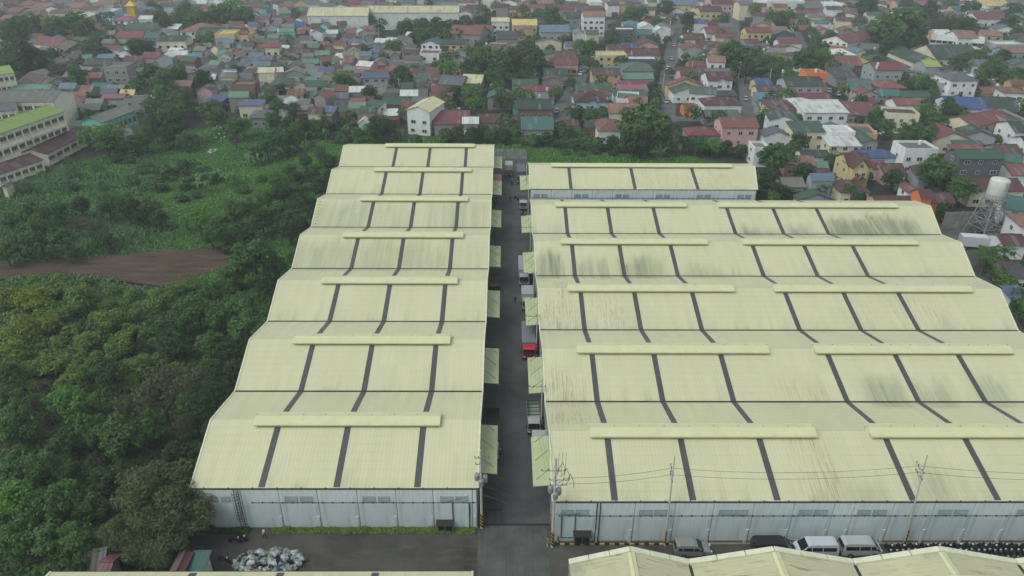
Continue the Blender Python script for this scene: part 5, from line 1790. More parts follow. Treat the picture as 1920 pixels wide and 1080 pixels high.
# sheds behind the waste heap at the near left
house(168, 196, 1074, 1062, 3.0, 's', 'dgrey', 'k', 'dark lean-to shed under the feathery tree', dy=-6)
house(178, 205, 1080, 1066, 3.0, 'x', 'crimson', 'k', 'red roofed hut under the feathery tree', win=False)
house(316, 346, 1076, 1046, 3.2, 'y', 'maroon', 'w', 'maroon sheet roofed hut with a white gable beside the waste heap', win=False)
house(347, 382, 1077, 1062, 2.6, 's', 'teal', 'w', 'small teal roofed shed between the maroon hut and the waste heap', win=False)
house(0, 12, 352, 340, 3, 'y', 'teal', 'c', 'tiny teal roofed guard hut at the left edge of the lot', win=False)

# ------------------------------------------------------------------ shacks and houses filling the town between the ones placed above
FILLZ = [((318, 86), (420, 86), (520, 75), (640, 66), (760, 80), (790, 125), (840, 165), (800, 205), (700, 228), (640, 215), (560, 215), (500, 200), (400, 195), (350, 165), (318, 120)),
         ((0, 60), (40, 45), (220, 50), (320, 60), (330, 120), (330, 165), (250, 215), (130, 205), (100, 175), (40, 135)),
         ((400, 30), (560, 22), (700, 55), (700, 90), (520, 80), (400, 78)),
         ((700, 75), (1000, 55), (1060, 40), (1260, 30), (1250, 190), (1050, 215), (940, 215), (850, 170), (800, 120)),
         ((1240, 25), (1920, 15), (1920, 230), (1700, 230), (1560, 225), (1300, 230), (1240, 150)),
         ((1400, 230), (1930, 230), (1930, 360), (1650, 372), (1440, 350)),
         ((-20, 0), (1940, 0), (1940, 30), (-20, 30)),
         ((1880, 400), (1935, 400), (1935, 620), (1920, 590))]
RNGH = random.Random(21)
SHANTY = ['grey', 'conc', 'rust', 'dgrey', 'greygreen', 'slate', 'brown', 'white', 'maroon', 'rust', 'green', 'conc', 'grey', 'mint', 'brick', 'bviolet', 'lblue']
TOWNR = ['maroon', 'dmaroon', 'brick', 'crimson', 'dgreen', 'rust', 'green', 'dgreen', 'brown', 'grey', 'dgrey', 'teal', 'slate', 'greygreen', 'maroon', 'salmon', 'white', 'conc']
SEGS = []
for s in STREETS:
    for a, b in zip(s, s[1:]):
        SEGS.append((Vector(a), Vector(b)))


def on_street(x, y, m):
    p = Vector((x, y))
    for a, b in SEGS:
        d = b - a
        u = max(0, min(1, (p - a).dot(d) / d.length_squared))
        if (a + d * u - p).length < m:
            return True
    return False


def clear(x, y, r, trees=True):
    for q in HOUSES:
        if abs(q[0] - x) < q[2] + r and abs(q[1] - y) < q[2] + r:
            c, s = math.cos(-q[5]), math.sin(-q[5])
            dx, dy = x - q[0], y - q[1]
            u, v = dx * c - dy * s, dx * s + dy * c
            if abs(u) < q[3] / 2 + r * .92 and abs(v) < q[4] / 2 + r * .92:
                return False
    if trees:
        for q in TREES:
            if (q[0] - x) ** 2 + (q[1] - y) ** 2 < (q[2] * .75 + r * .8) ** 2:
                return False
    return True


BOUND = [(-230, 262), (-150, 255), (-66, 250), (-45, 262), (120, 262), (130, 200), (160, 120), (190, 120)]


def town_side(x, y):
    if y < 236 and x < 60:
        return False
    if x < 75 and y < 238:
        return False
    if x < 98 and y < 200:
        return False
    if x < 112 and y < 178:
        return False
    if x < 122 and y < 140:
        return False
    return True


NFILL = 0
far_mb = None
far_list = []
for zi, zone in enumerate(FILLZ):
    shan = zi in (0, 1, 2)
    xs, ys = [q[0] for q in zone], [q[1] for q in zone]
    zp = np.array(zone, float)
    tries = 0
    while tries < (7000, 420, 700, 520, 1500, 900, 1300, 300)[zi]:
        tries += 1
        px, py = RNGH.uniform(min(xs), max(xs)), RNGH.uniform(min(ys), max(ys))
        if not inside(np.array([[px, py]]), zone)[0]:
            continue
        p = gp(px, py, 2)
        w = RNGH.uniform(4.2, 7.8) if shan else RNGH.uniform(7.5, 12)
        D = RNGH.uniform(4.2, 7) if shan else RNGH.uniform(8, 12)
        h = RNGH.choice([2.8, 3.2, 3.2, 4.2, 5.4] if shan else [3.2, 3.6, 4.4, 5.6, 6.2])
        r_ = max(w, D) / 2
        if not town_side(p.x, p.y - r_) or on_street(p.x, p.y, 3.2 + r_ * .75) or not clear(p.x, p.y, r_ * (.84 if shan else .97)):
            continue
        typ = RNGH.choice('xxxssfyh' if shan else 'xxxxhhyysf')
        rk = RNGH.choice(SHANTY if shan else TOWNR)
        wk = RNGH.choice('kkkgcnwp' if shan else 'wwwcgkap')
        ang = (RNGH.choice([0, .12, -.1, .3, -.35]) if shan else RNGH.choice([.0, -.2, -.22, -.18, -.2])) + RNGH.uniform(-.06, .06)
        HOUSES.append((p.x, p.y, r_ * 1.05, w, D, ang))
        NFILL += 1
        far_list.append((p, w, D, h, typ, rk, wk, ang, px, py))
# those that show largest stay single things, the rest read as one mass far off
for q in far_list:
    CAND.append((ppm(q[0]) * math.sqrt(q[1] * q[2]), *q[:8], None))
CAND.sort(key=lambda q: -q[0])
nsolo = max(0, 298 - NH - 1)
for sz, p, w, D, h, typ, rk, wk, ang, row_ in CAND[:nsolo]:
    if row_:
        house(*row_[:9], dy=row_[9], reg=False)
        continue
    n_ = Vector((-math.sin(ang), math.cos(ang), 0))
    r = empty('house', (p.x - n_.x * D / 2, p.y - n_.y * D / 2, 0), ang)
    px, py = pj((p.x, p.y, h))
    body('b', w, D, h, typ, rk, wk, r, .36, p.y < 420, p.y < 300, 'l' if p.x > 0 else 'r')
    if RNGH.random() < .55:
        e = MB()
        ew, eh = RNGH.uniform(.4, .9) * w, min(h - .5, RNGH.uniform(2.2, 3))
        ex = RNGH.uniform(-w / 2, w / 2 - ew)
        em = roof_mat(*(lambda c_: (c_, RC[c_]))(RNGH.choice(SHANTY)))
        e.hexa([(ex, -1.6, eh - .3), (ex + ew, -1.6, eh - .3), (ex + ew, .3, eh), (ex, .3, eh), (ex, -1.6, eh - .22), (ex + ew, -1.6, eh - .22), (ex + ew, .3, eh + .08), (ex, .3, eh + .08)], em)
        for xx in (ex + .1, ex + ew - .1):
            e.box(xx - .07, xx + .07, -1.5, -1.36, 0, eh - .3, em)
        e.build('porch', r)
    rn = RNAME.get(rk, rk)
    later(r, f"{'two storey' if h > 4.6 else 'small'} {FORM[typ]} {'shack' if wk in 'kn' and w < 9 else 'house'}, {rn} roof, {WNAME[wk]} walls", 'house', 'houses of the town', px, py, 'town')
if CAND[nsolo:]:
    mb = MB()
    for sz, p, w, D, h, typ, rk, wk, ang, row_ in CAND[nsolo:]:
        c, s = math.cos(ang), math.sin(ang)
        T = lambda q: (p.x + q[0] * c - q[1] * s, p.y + q[0] * s + q[1] * c, q[2])
        wm, rm = wall_mat(wk, WC[wk]), roof_mat(rk, RC[rk])
        a_, b_ = w / 2, D / 2
        mb.hexa([T(q) for q in ((-a_, -b_, 0), (a_, -b_, 0), (a_, b_, 0), (-a_, b_, 0), (-a_, -b_, h), (a_, -b_, h), (a_, b_, h), (-a_, b_, h))], wm)
        if RNGH.random() < .6:
            q1, q2, hh = RNGH.uniform(1.5, 3), RNGH.uniform(-a_, a_ * .3), RNGH.uniform(1.9, 2.8)
            c_ = RNGH.choice(SHANTY)
            mb.hexa([T(q) for q in ((q2, -b_ - q1, 0), (q2 + a_, -b_ - q1, 0), (q2 + a_, -b_ - .05, 0), (q2, -b_ - .05, 0))] + [T(q) for q in ((q2, -b_ - q1, hh - .2), (q2 + a_, -b_ - q1, hh - .2), (q2 + a_, -b_ - .05, hh + .2), (q2, -b_ - .05, hh + .2))], roof_mat(c_, RC[c_]))
        e = .35
        if typ in 'xhs':
            for s1 in (-1, 1):
                mb.poly([T(q) for q in ((-a_ - e, s1 * (b_ + e), h), (a_ + e, s1 * (b_ + e), h), (a_ + e, 0, h + 1.6), (-a_ - e, 0, h + 1.6))][::-s1 if s1 < 0 else 1], rm)
            for s1 in (-1, 1):
                mb.poly([T(q) for q in ((s1 * a_, -b_, h), (s1 * a_, b_, h), (s1 * a_, 0, h + 1.5))], wm)
        else:
            for s1 in (-1, 1):
                mb.poly([T(q) for q in ((s1 * (a_ + e), -b_ - e, h), (s1 * (a_ + e), b_ + e, h), (0, b_ + e, h + 1.6), (0, -b_ - e, h + 1.6))], rm)
            for s1 in (-1, 1):
                mb.poly([T(q) for q in ((-a_, s1 * b_, h), (a_, s1 * b_, h), (0, s1 * b_, h + 1.5))], wm)
    tag(mb.build('distant_houses'), 'crowded distant houses and shacks too small to tell apart', 'houses', None, 'stuff')
print('houses', NH, 'fill', NFILL, 'solo', nsolo)

# treetops standing among the far houses, read as one mass
rng = np.random.default_rng(77)
Q = []
nt = 0
rtry = 0
for x_, y_, r_ in MASS_TREES:
    k = int(260 + 60 * r_)
    u = unit(k, rng)
    u[:, 2] = np.abs(u[:, 2]) * 1.2 - .3
    P = np.array([x_, y_, r_ * 1.25]) + u * r_ * (rng.uniform(.4, 1.1, k) ** .6)[:, None]
    N = u + unit(k, rng) * .7 + np.array([0, 0, .4])
    N /= np.linalg.norm(N, axis=1, keepdims=True)
    Q.append((leaves(P, N, .45, .3, rng), np.full(k, RNGH.choice((0, 1, 1, 2)))))
while nt < 760 and rtry < 14000:
    rtry += 1
    px, py = RNGH.uniform(-30, 1950), RNGH.triangular(0, 250, 60)
    r_ = RNGH.uniform(1.3, 3.8)
    p = gp(px, py, r_)
    if not town_side(p.x, p.y) or on_street(p.x, p.y, 3.4) or not clear(p.x, p.y, r_ * .45, False):
        continue
    if px < 640 and py > 215:
        continue
    nt += 1
    k = int(90 + 60 * r_ / 3)
    u = unit(k, rng)
    u[:, 2] = np.abs(u[:, 2]) * 1.1 - .25
    P = np.array([p.x, p.y, r_ * RNGH.uniform(.9, 1.5)]) + u * r_ * (rng.uniform(.5, 1.1, k) ** .6)[:, None]
    N = u + unit(k, rng) * .7 + np.array([0, 0, .4])
    N /= np.linalg.norm(N, axis=1, keepdims=True)
    Q.append((leaves(P, N, .5, .36, rng), np.full(k, RNGH.choice((0, 0, 1, 1, 2)))))
tag(link('distant_trees', quads_mesh('distant_trees', np.concatenate([q[0] for q in Q]), [LEAF['dark'], LEAF['mid'], LEAF['olive']], np.concatenate([q[1] for q in Q]))),
    'small dark treetops crowded between the far houses', 'trees', None, 'stuff')
print('treetops', nt, 'trees', sum(1 for o in COL.objects if o.name.split('.')[0] == 'tree'))
# ------------------------------------------------------------------ vehicles
def paint_mat(name, rgb, rough=.35):
    t = NT(name, rough, .5)
    c = lin(rgb)
    n = t.noise(t.coord(), .8, 4, .6)
    t.b.inputs['Coat Weight'].default_value = .25
    return t.color(t.mix(t.ramp(n, .4, .75, 0, .35), c, tuple(v * .7 + .02 for v in c)))


TYRE = plain('tyre_rubber', (28, 28, 28), .9, .2)
RIM = plain('wheel_rim', (140, 142, 145), .4, .5, .5)
CGLASS = plain('vehicle_glass', (16, 20, 24), .12, .6, 0, .1)
TRIM = plain('black_trim', (30, 31, 33), .6)
LAMP = plain('lamp_lens', (225, 225, 215), .2, .5)
TAIL = plain('tail_lamp', (150, 30, 30), .3, .5)


def wheel_mesh(r, w):
    m = MB()
    m.tube([(-w / 2, 0, 0), (w / 2, 0, 0)], r, TYRE, 14)
    return m.mesh('wheel'), r, w


def rim_mesh(r, w):
    m = MB()
    m.tube([(-w / 2 - .01, 0, 0), (w / 2 + .01, 0, 0)], r * .58, RIM, 10)
    return m.mesh('rim')


def add_wheels(root, r, w, xs, ys):
    wm_, rm_ = wheel_mesh(r, w)[0], rim_mesh(r, w)
    for x in xs:
        for y in ys:
            o = link('wheel', wm_, root, (x, y, r))
            link('rim', rm_, o)


def profile_body(name, root, prof, half, mat, taper=None):
    """closed side outline (y, z, half width) swept across, vehicle front at -y"""
    m = MB()
    n = len(prof)
    L = [(-q[2] * half, q[0], q[1]) for q in prof]
    Rr = [(q[2] * half, q[0], q[1]) for q in prof]
    for i in range(n):
        j = (i + 1) % n
        m.poly([L[i], L[j], Rr[j], Rr[i]], mat)
    m.poly(L[::-1], mat)
    m.poly(Rr, mat)
    return m.build(name, root)


def side_poly(root, name, pts, x, mat, t=.03):
    m = MB()
    s = 1 if x > 0 else -1
    # pts: (y, z) outline on the plane x, given a little thickness outwards
    xs = [(p[2] if len(p) > 2 else x) for p in pts]
    a = [(xx, p[0], p[1]) for xx, p in zip(xs, pts)]
    b = [(xx + s * t, p[0], p[1]) for xx, p in zip(xs, pts)]
    m.poly(b if s > 0 else b[::-1], mat)
    for i in range(len(pts)):
        j = (i + 1) % len(pts)
        m.poly([a[i], a[j], b[j], b[i]][::1 if s < 0 else -1], mat)
    return m.build(name, root)


def van(loc, rz, rgb, label, L=5.0, W=1.85, H=2.1, style='box'):
    r = tag(empty('van', loc, rz), label, 'van', 'vans parked along the wall')
    P = paint_mat('van_paint', rgb)
    hy, hw = L / 2, W / 2
    nose = .55 if style == 'hood' else .18
    wsb = -hy + nose + (.55 if style == 'hood' else .25)
    prof = [(-hy + .02, .38, .94), (-hy, .75, .97), (-hy + nose * .4, 1.02, .98), (wsb - .1, 1.14, .97), (wsb + .75, H - .12, .84), (wsb + 1.15, H, .80), (hy - .5, H, .80), (hy - .12, H - .15, .83),
            (hy - .02, 1.15, .97), (hy, .5, .97), (hy - .1, .32, .95)]
    m = MB()
    L_ = [(-q[2] * hw, q[0], q[1]) for q in prof]
    R_ = [(q[2] * hw, q[0], q[1]) for q in prof]
    belt_i = (3, 8)
    for i in range(len(prof)):
        j = (i + 1) % len(prof)
        m.poly([L_[i], R_[i], R_[j], L_[j]][::-1], P)
    for S, sg in ((L_, 1), (R_, -1)):
        up = [S[3], S[4], S[5], S[6], S[7], S[8]]
        lo = [S[0], S[1], S[2], S[3], S[8], S[9], S[10]]
        m.poly(up[::sg], P)
        m.poly(lo[::sg], P)
    m.build('body', r)
    # windscreen and rear window follow the body, a few mm proud
    for i, j, nm in ((3, 4, 'windscreen'), (7, 8, 'rear_window')):
        g = MB()
        a, b = prof[i], prof[j]
        d = Vector((0, b[0] - a[0], b[1] - a[1]))
        nr = Vector((0, -d.z, d.y)).normalized() * .012
        if nm == 'rear_window':
            u0, u1 = .12, .85
        else:
            u0, u1 = .06, .95
        q0 = Vector((0, a[0], a[1])) + d * u0 + nr
        q1 = Vector((0, a[0], a[1])) + d * u1 + nr
        w0 = (a[2] + (b[2] - a[2]) * u0) * hw * .92
        w1 = (a[2] + (b[2] - a[2]) * u1) * hw * .92
        g.poly([(-w0, q0.y, q0.z), (w0, q0.y, q0.z), (w1, q1.y, q1.z), (-w1, q1.y, q1.z)], CGLASS)
        g.build(nm, r)
    y0 = wsb + .55
    zt, zb = H - .36, 1.2
    xt, xb = hw * .872 + .012, hw * .958 + .012
    bays = [(wsb + .28, wsb + 1.15), (wsb + 1.25, wsb + 2.5), (wsb + 2.6, hy - .35)]
    for s in (-1, 1):
        for k, (a, b) in enumerate(bays):
            g = MB()
            off = .38 if k == 0 else 0
            g.poly([(s * xb, a, zb), (s * xb, b, zb), (s * xt, b, zt), (s * xt, a + off, zt)][::s], CGLASS)
            g.build('side_window', r)
        MB().box(s * hw * .6 - .18, s * hw * .6 + .18, -hy - .03, -hy + .1, .72, .9, LAMP).build('headlight', r)
        MB().box(s * hw * .84 - .08, s * hw * .84 + .08, hy - .06, hy + .02, .8, 1.15, TAIL).build('tail_light', r)
        MB().box(s * (hw + .02) - .09, s * (hw + .02) + .09, wsb + .2, wsb + .32, 1.2, 1.42, TRIM).build('mirror', r)
    MB().box(-hw * .96, hw * .96, -hy - .05, -hy + .12, .34, .56, TRIM).build('bumper', r)
    MB().box(-.5, .5, -hy - .04, -hy, .6, .74, TRIM).build('grille', r)
    add_wheels(r, .34, .22, (-hw + .1, hw - .1), (-hy + .95, hy - 1.05))
    return r


VY = 64.9
van((23.0, VY, .03), -math.pi / 2 + math.pi, (132, 136, 132), 'grey passenger van with a sliding window row, alone beside the striped pole', 4.5, 1.75, 1.95, 'hood')
van((32.9, VY + .3, .03), math.pi / 2, (26, 27, 30), 'black van half hidden behind the gabled roof', 4.9, 1.85, 1.95, 'box')
van((38.2, VY, .03), -math.pi / 2, (190, 196, 206), 'silver van with a dark sloping windscreen facing the black van', 5.0, 1.85, 2.1, 'box')
van((43.7, VY + .15, .03), math.pi / 2, (172, 176, 176), 'silver van facing the row of motorcycles', 5.0, 1.85, 2.1, 'box')


def truck(loc, rz, cab, box, label, L=6.0, W=2.1, boxh=2.1, kind='box', cabname='cab_paint'):
    """forward control truck, cab at -y"""
    r = tag(empty('truck', loc, rz), label, 'truck', 'trucks of the yard')
    P = paint_mat(cabname, cab)
    hw = W / 2
    y0 = -L / 2
    prof = [(y0 + .03, .5, .96), (y0, 1.25, .98), (y0 + .22, 2.2, .92), (y0 + .42, 2.42, .86), (y0 + 1.55, 2.45, .88), (y0 + 1.65, 2.3, .95), (y0 + 1.65, .5, .98)]
    m = MB()
    A = [(-q[2] * hw, q[0], q[1]) for q in prof]
    B = [(q[2] * hw, q[0], q[1]) for q in prof]
    for i in range(len(prof)):
        j = (i + 1) % len(prof)
        m.poly([A[i], B[i], B[j], A[j]][::-1], P)
    m.poly(A, P)
    m.poly(B[::-1], P)
    m.build('cab', r)
    g = MB()
    g.poly([(-hw * .88, y0 - .005, 1.32), (hw * .88, y0 - .005, 1.32), (hw * .84, y0 + .19, 2.15), (-hw * .84, y0 + .19, 2.15)], CGLASS)
    g.build('windscreen', r)
    for s in (-1, 1):
        g = MB()
        x = s * (hw * .985 + .01)
        g.poly([(x, y0 + .2, 1.3), (x, y0 + 1.2, 1.3), (x * .95, y0 + 1.15, 2.1), (x * .95, y0 + .4, 2.1)][::s], CGLASS)
        g.build('side_window', r)
        MB().box(s * hw * .7 - .16, s * hw * .7 + .16, y0 - .06, y0 + .05, .72, .92, LAMP).build('headlight', r)
        MB().box(s * (hw + .14) - .1, s * (hw + .14) + .1, y0 + .05, y0 + .14, 1.5, 2.0, TRIM).build('mirror', r)
    MB().box(-hw, hw, y0 - .12, y0 + .08, .4, .65, TRIM).build('bumper', r)
    MB().box(-hw * .75, hw * .75, y0 - .03, y0 + .03, .95, 1.2, TRIM).build('grille', r)
    MB().box(-.45, .45, y0 + .1, L / 2 - .1, .55, .8, TRIM).build('chassis', r)
    BX = paint_mat('cargo_paint', box, .5)
    if kind == 'box':
        m = MB()
        m.box(-hw - .03, hw + .03, y0 + 1.8, L / 2, .9, .95 + boxh, BX)
        c = m.build('cargo_box', r)
        n = int((L - 1.8) / .6)
        m = MB()
        for i in range(n + 1):
            yy = y0 + 1.85 + (L - 1.9) * i / n
            for s in (-1, 1):
                m.box(s * (hw + .05) - .02, s * (hw + .05) + .02, yy - .03, min(yy + .03, L / 2), .95, .9 + boxh, BX)
            m.box(-hw, hw, yy - .03, min(yy + .03, L / 2), .95 + boxh, .97 + boxh, BX)
        m.build('box_rib', c)
    else:
        m = MB()
        m.box(-hw, hw, y0 + 1.8, L / 2, .9, 1.02, BX)
        for q in ((-hw, -hw + .06, y0 + 1.8, L / 2), (hw - .06, hw, y0 + 1.8, L / 2), (-hw + .06, hw - .06, y0 + 1.8, y0 + 1.86), (-hw + .06, hw - .06, L / 2 - .06, L / 2)):
            m.box(*q, 1.02, 1.0 + boxh * .5, BX)
        c = m.build('cargo_bed', r)
        m = MB()
        for i in range(6):
            yy = y0 + 1.9 + (L - 2.0) * i / 5
            m.box(-hw, hw, yy - .04, yy + .04, 1.0 + boxh * .5, 1.06 + boxh * .5, TRIM)
        m.build('hoop', c)
    add_wheels(r, .42, .28, (-hw + .18, hw - .18), (y0 + .9, L / 2 - 1.2))
    return r


G0 = lambda px, py: gp(px, py, .03)


def truck_at(px, py, z, **k):
    p = gp(px, py, z)
    return truck((p.x, p.y, .04), k.pop('rz', 0), **k)


truck_at(991, 630, 2.3, cab=(190, 30, 52), box=(120, 122, 128), label='red truck with a grey flat trailer parked under a canopy by the striped post', L=9.0, W=2.3, boxh=1.7)
truck_at(1000, 778, 1.5, cab=(160, 162, 160), box=(140, 150, 138), label='white canopy-bed truck parked at the right side of the alley', L=6.4, W=1.95, kind='bed', boxh=1.6)
truck_at(1012, 845, 1.8, cab=(173, 175, 172), box=(168, 170, 167), label='white box truck mostly under the nearest right canopy, only its top edge showing', L=6.0, W=2.0)
truck_at(922, 810, 1.6, cab=(168, 168, 165), box=(62, 46, 46), label='dark red high-sided truck backed half under the nearest left canopy', L=9.6, W=2.35, kind='bed', boxh=2.6)
truck_at(926, 530, 1.2, cab=(70, 50, 50), box=(86, 52, 54), label='rusty red flatbed truck in the left side of the alley', L=7.2, W=2.2, kind='bed', boxh=.6)
truck_at(982, 505, 1.9, cab=(164, 164, 167), box=(160, 155, 168), label='narrow white box truck reaching out from under a right hand canopy', L=8.6, W=2.1)
truck_at(989, 556, 1.9, cab=(160, 164, 164), box=(160, 170, 170), label='pale grey box truck behind the red truck', L=5.4, W=2.2, boxh=2.0)
truck_at(954, 318, 1.4, cab=(96, 100, 104), box=(168, 170, 167), label='small white box truck with grey cab at the far end of the alley', L=5.6, W=2.1)
truck_at(977, 325, 1.8, cab=(70, 80, 92), box=(84, 92, 104), label='dark blue grey truck beside the far right canopy', L=8.0, W=2.3)
truck_at(981, 378, 1.4, cab=(180, 182, 184), box=(152, 141, 141), label='white open bed truck loading beyond the second striped post', L=6.0, W=2.0, kind='bed', boxh=.9)
p = gp(1829, 463, .5)
truck((p.x, p.y, .04), R(80), (205, 208, 208), (196, 200, 204), 'white box truck parked beneath the water tower', L=7.4, W=2.2, boxh=2.3)


def car_mesh(rgb):
    P = paint_mat('car_paint', rgb)
    m = MB()
    prof = [(-2.1, .35, .9), (-2.15, .7, .93), (-1.2, .9, .95), (-.6, 1.38, .78), (.9, 1.42, .78), (1.6, .98, .93), (2.1, .9, .92), (2.12, .4, .9)]
    A = [(-q[2] * .86, q[0], q[1]) for q in prof]
    B = [(q[2] * .86, q[0], q[1]) for q in prof]
    for i in range(len(prof)):
        j = (i + 1) % len(prof)
        mt = CGLASS if i in (2, 4) else P
        m.poly([A[i], B[i], B[j], A[j]][::-1], mt)
    for S, s in ((A, 1), (B, -1)):
        m.poly([S[0], S[1], S[2], S[5], S[6], S[7]][::s], P)
        m.poly([S[2], S[3], S[4], S[5]][::s], CGLASS)
    return m.mesh('body')


CARS = {k: car_mesh(v) for k, v in dict(white=(214, 216, 214), silver=(160, 164, 168), black=(34, 35, 38), red=(150, 40, 46)).items()}
cw, cr_ = wheel_mesh(.32, .2)[0], rim_mesh(.32, .2)


def car(px, py, rz, col):
    p = gp(px, py, .6)
    r = empty('car', (p.x, p.y, .05), rz)
    link('body', CARS[col], r)
    for x in (-.72, .72):
        for y in (-1.35, 1.35):
            link('wheel', cw, r, (x, y, .32))
    later(r, f'{col} car parked in the street', 'car', 'cars in the town streets', px, py, 'town')


for x, y, a, c_ in ((1089, 138, -.28, 'white'), (1096, 132, -.28, 'white'), (1077, 131, -.3, 'silver'), (1112, 106, -.3, 'silver'), (1255, 75, -.25, 'white'), (1264, 85, -.25, 'silver'), (1259, 110, -.2, 'silver'),
                    (1252, 128, -.2, 'white'), (1060, 148, 1.2, 'silver'), (923, 147, -.3, 'white'), (925, 158, -.3, 'white'), (853, 203, 1.3, 'white'), (1572, 176, -.3, 'white'), (1711, 160, .9, 'white'), (1269, 33, -.2, 'white'),
                    (1388, 142, .2, 'black'), (1402, 140, .2, 'white'), (1398, 185, -.25, 'silver'), (1044, 208, -.2, 'silver'), (1555, 170, -.3, 'silver'), (1640, 250, 1.2, 'white'), (1235, 160, -.2, 'black'), (1250, 190, -.2, 'silver'),
                    (530, 36, 1.2, 'white'), (1690, 135, -.2, 'black')):
    car(x, y, a, c_)

# motorcycles
BK = plain('bike_black', (26, 27, 30), .35, .5, 0, .2)
bparts = []
m = MB()
m.tube([(-.06, 0, 0), (.06, 0, 0)], .28, TYRE, 12)
m.tube([(-.045, 0, 0), (.045, 0, 0)], .17, RIM, 8)
BW = m.mesh('wheel')
m = MB()
m.hexa([(-.12, -.35, .42), (.12, -.35, .42), (.12, .45, .45), (-.12, .45, .45), (-.14, -.3, .78), (.14, -.3, .78), (.1, .7, .74), (-.1, .7, .74)], BK)
m.bar((0, -.62, .3), (0, -.42, .95), .09, RIM)
m.box(-.09, .09, -.2, .25, .22, .45, RIM)
m.tube([(.14, .0, .3), (.15, .75, .4)], .05, RIM, 6)
m.box(-.1, .1, -.78, -.45, .55, .6, BK)
BB = m.mesh('body')
m = MB()
m.hexa([(-.13, -.1, .78), (.13, -.1, .78), (.11, .68, .76), (-.11, .68, .76), (-.1, -.08, .87), (.1, -.08, .87), (.09, .68, .86), (-.09, .68, .86)], TRIM)
BS = m.mesh('seat')
m = MB()
m.bar((-.36, -.38, 1.0), (.36, -.38, 1.0), .05, TRIM)
for s in (-1, 1):
    m.bar((s * .24, -.4, 1.0), (s * .3, -.42, 1.2), .03, TRIM)
    m.box(s * .33 - .07, s * .33 + .07, -.44, -.41, 1.18, 1.28, CGLASS)
m.box(-.1, .1, -.56, -.44, .82, .98, LAMP)
BH = m.mesh('handlebar')
BIKE_TAIL = {c: plain('bike_tank_' + c, v, .35, .5) for c, v in dict(black=(30, 30, 33), red=(140, 30, 36), blue=(40, 60, 130), white=(200, 200, 200)).items()}
tanks = {}
for c in BIKE_TAIL:
    m = MB()
    m.hexa([(-.15, -.36, .72), (.15, -.36, .72), (.13, .02, .74), (-.13, .02, .74), (-.1, -.3, .93), (.1, -.3, .93), (.09, .0, .88), (-.09, .0, .88)], BIKE_TAIL[c])
    tanks[c] = m.mesh('tank')
helm = MB()
helm.smooth = True
helm.lathe([(.001, .0), (.13, .02), (.14, .12), (.1, .22), (.001, .26)], BIKE_TAIL['white'], n=10)
HELM = helm.mesh('helmet')


def bike(x, y, rz, col, label, group, helmet=False):
    r = tag(empty('motorcycle', (x, y, .03), rz), label, 'motorcycle', group)
    link('wheel', BW, r, (0, -.64, .28))
    link('wheel', BW, r, (0, .62, .28))
    link('body', BB, r)
    link('seat', BS, r)
    link('handlebar', BH, r)
    link('tank', tanks[col], r)
    if helmet:
        h_ = link('helmet', HELM, None, (x + .34 * math.cos(rz), y + .34 * math.sin(rz), 1.1), rz)
        tag(h_, f'white helmet hung on the mirror of a {col} motorcycle in the long row', 'helmet', 'helmets on the parked motorcycles')
    return r


x = 47.3
k = 0
while x < 70:
    col = random.choice(['black', 'black', 'black', 'red', 'blue', 'black'])
    bike(x, 65.1 + random.uniform(-.1, .1), random.uniform(-.12, .12), col, f'{col} motorcycle in the long row parked against the widest warehouse', 'motorcycles parked in the long row', k % 2 == 0)
    x += random.uniform(.62, .8)
    k += 1
x = 49
while x < 69:
    col = random.choice(['black', 'black', 'red', 'black'])
    bike(x, 63.0 + random.uniform(-.1, .1), math.pi + random.uniform(-.15, .15), col, f'{col} motorcycle in the front line of the long row', 'motorcycles parked in the front line')
    x += random.uniform(.9, 1.5)
for px_, py_, a, col, lb in ((452, 1008, 1.3, 'black', 'lone black motorcycle by the creeper strip'), (440, 1012, 1.5, 'black', 'second black motorcycle leaning towards the lone one by the creeper strip'),
                             (372, 1040, .6, 'black', 'dark motorcycle at the back of the cluster under the feathery tree'), (384, 1046, .8, 'red', 'red motorcycle in the cluster under the feathery tree'),
                             (366, 1052, .4, 'black', 'dark motorcycle nearest the teal shed'), (420, 1048, 1.2, 'black', 'black motorcycle at the left end of the waste heap'),
                             (983, 402, .2, 'black', 'black motorcycle on the alley near the far canopies'), (979, 399, -.3, 'black', 'black motorcycle turned towards the wall near the far canopies'),
                             (968, 371, .8, 'red', 'red motorcycle standing out in the far alley'), (1000, 668, 1.2, 'black', 'black motorcycle behind the red truck cab'), (937, 842, .2, 'black', 'black motorcycle under the nearest left canopy'),
                             (927, 378, .5, 'black', 'dark motorcycle in the shade of the far left canopies'), (932, 374, .2, 'red', 'red motorcycle in the shade of the far left canopies')):
    p = gp(px_, py_, .5)
    bike(p.x, p.y, a, col, lb, 'motorcycles about the yard')


# ------------------------------------------------------------------ waste heap: every bag by itself
def bag_mesh(seed, mat):
    rg = np.random.default_rng(seed)
    m = MB()
    prof = [(.02, 0), (.42, .03), (.55, .2), (.5, .42), (.3, .6), (.09, .68), (.14, .8), (.02, .78)]
    m.lathe(prof, mat, n=9)
    v = np.array(m.v)
    v[:, :2] *= 1 + .22 * np.sin(np.arctan2(v[:, 1], v[:, 0]) * 3 + seed)[:, None]
    v += rg.normal(size=v.shape) * .035
    m.v = [tuple(q) for q in v]
    return m.mesh('waste_bag')


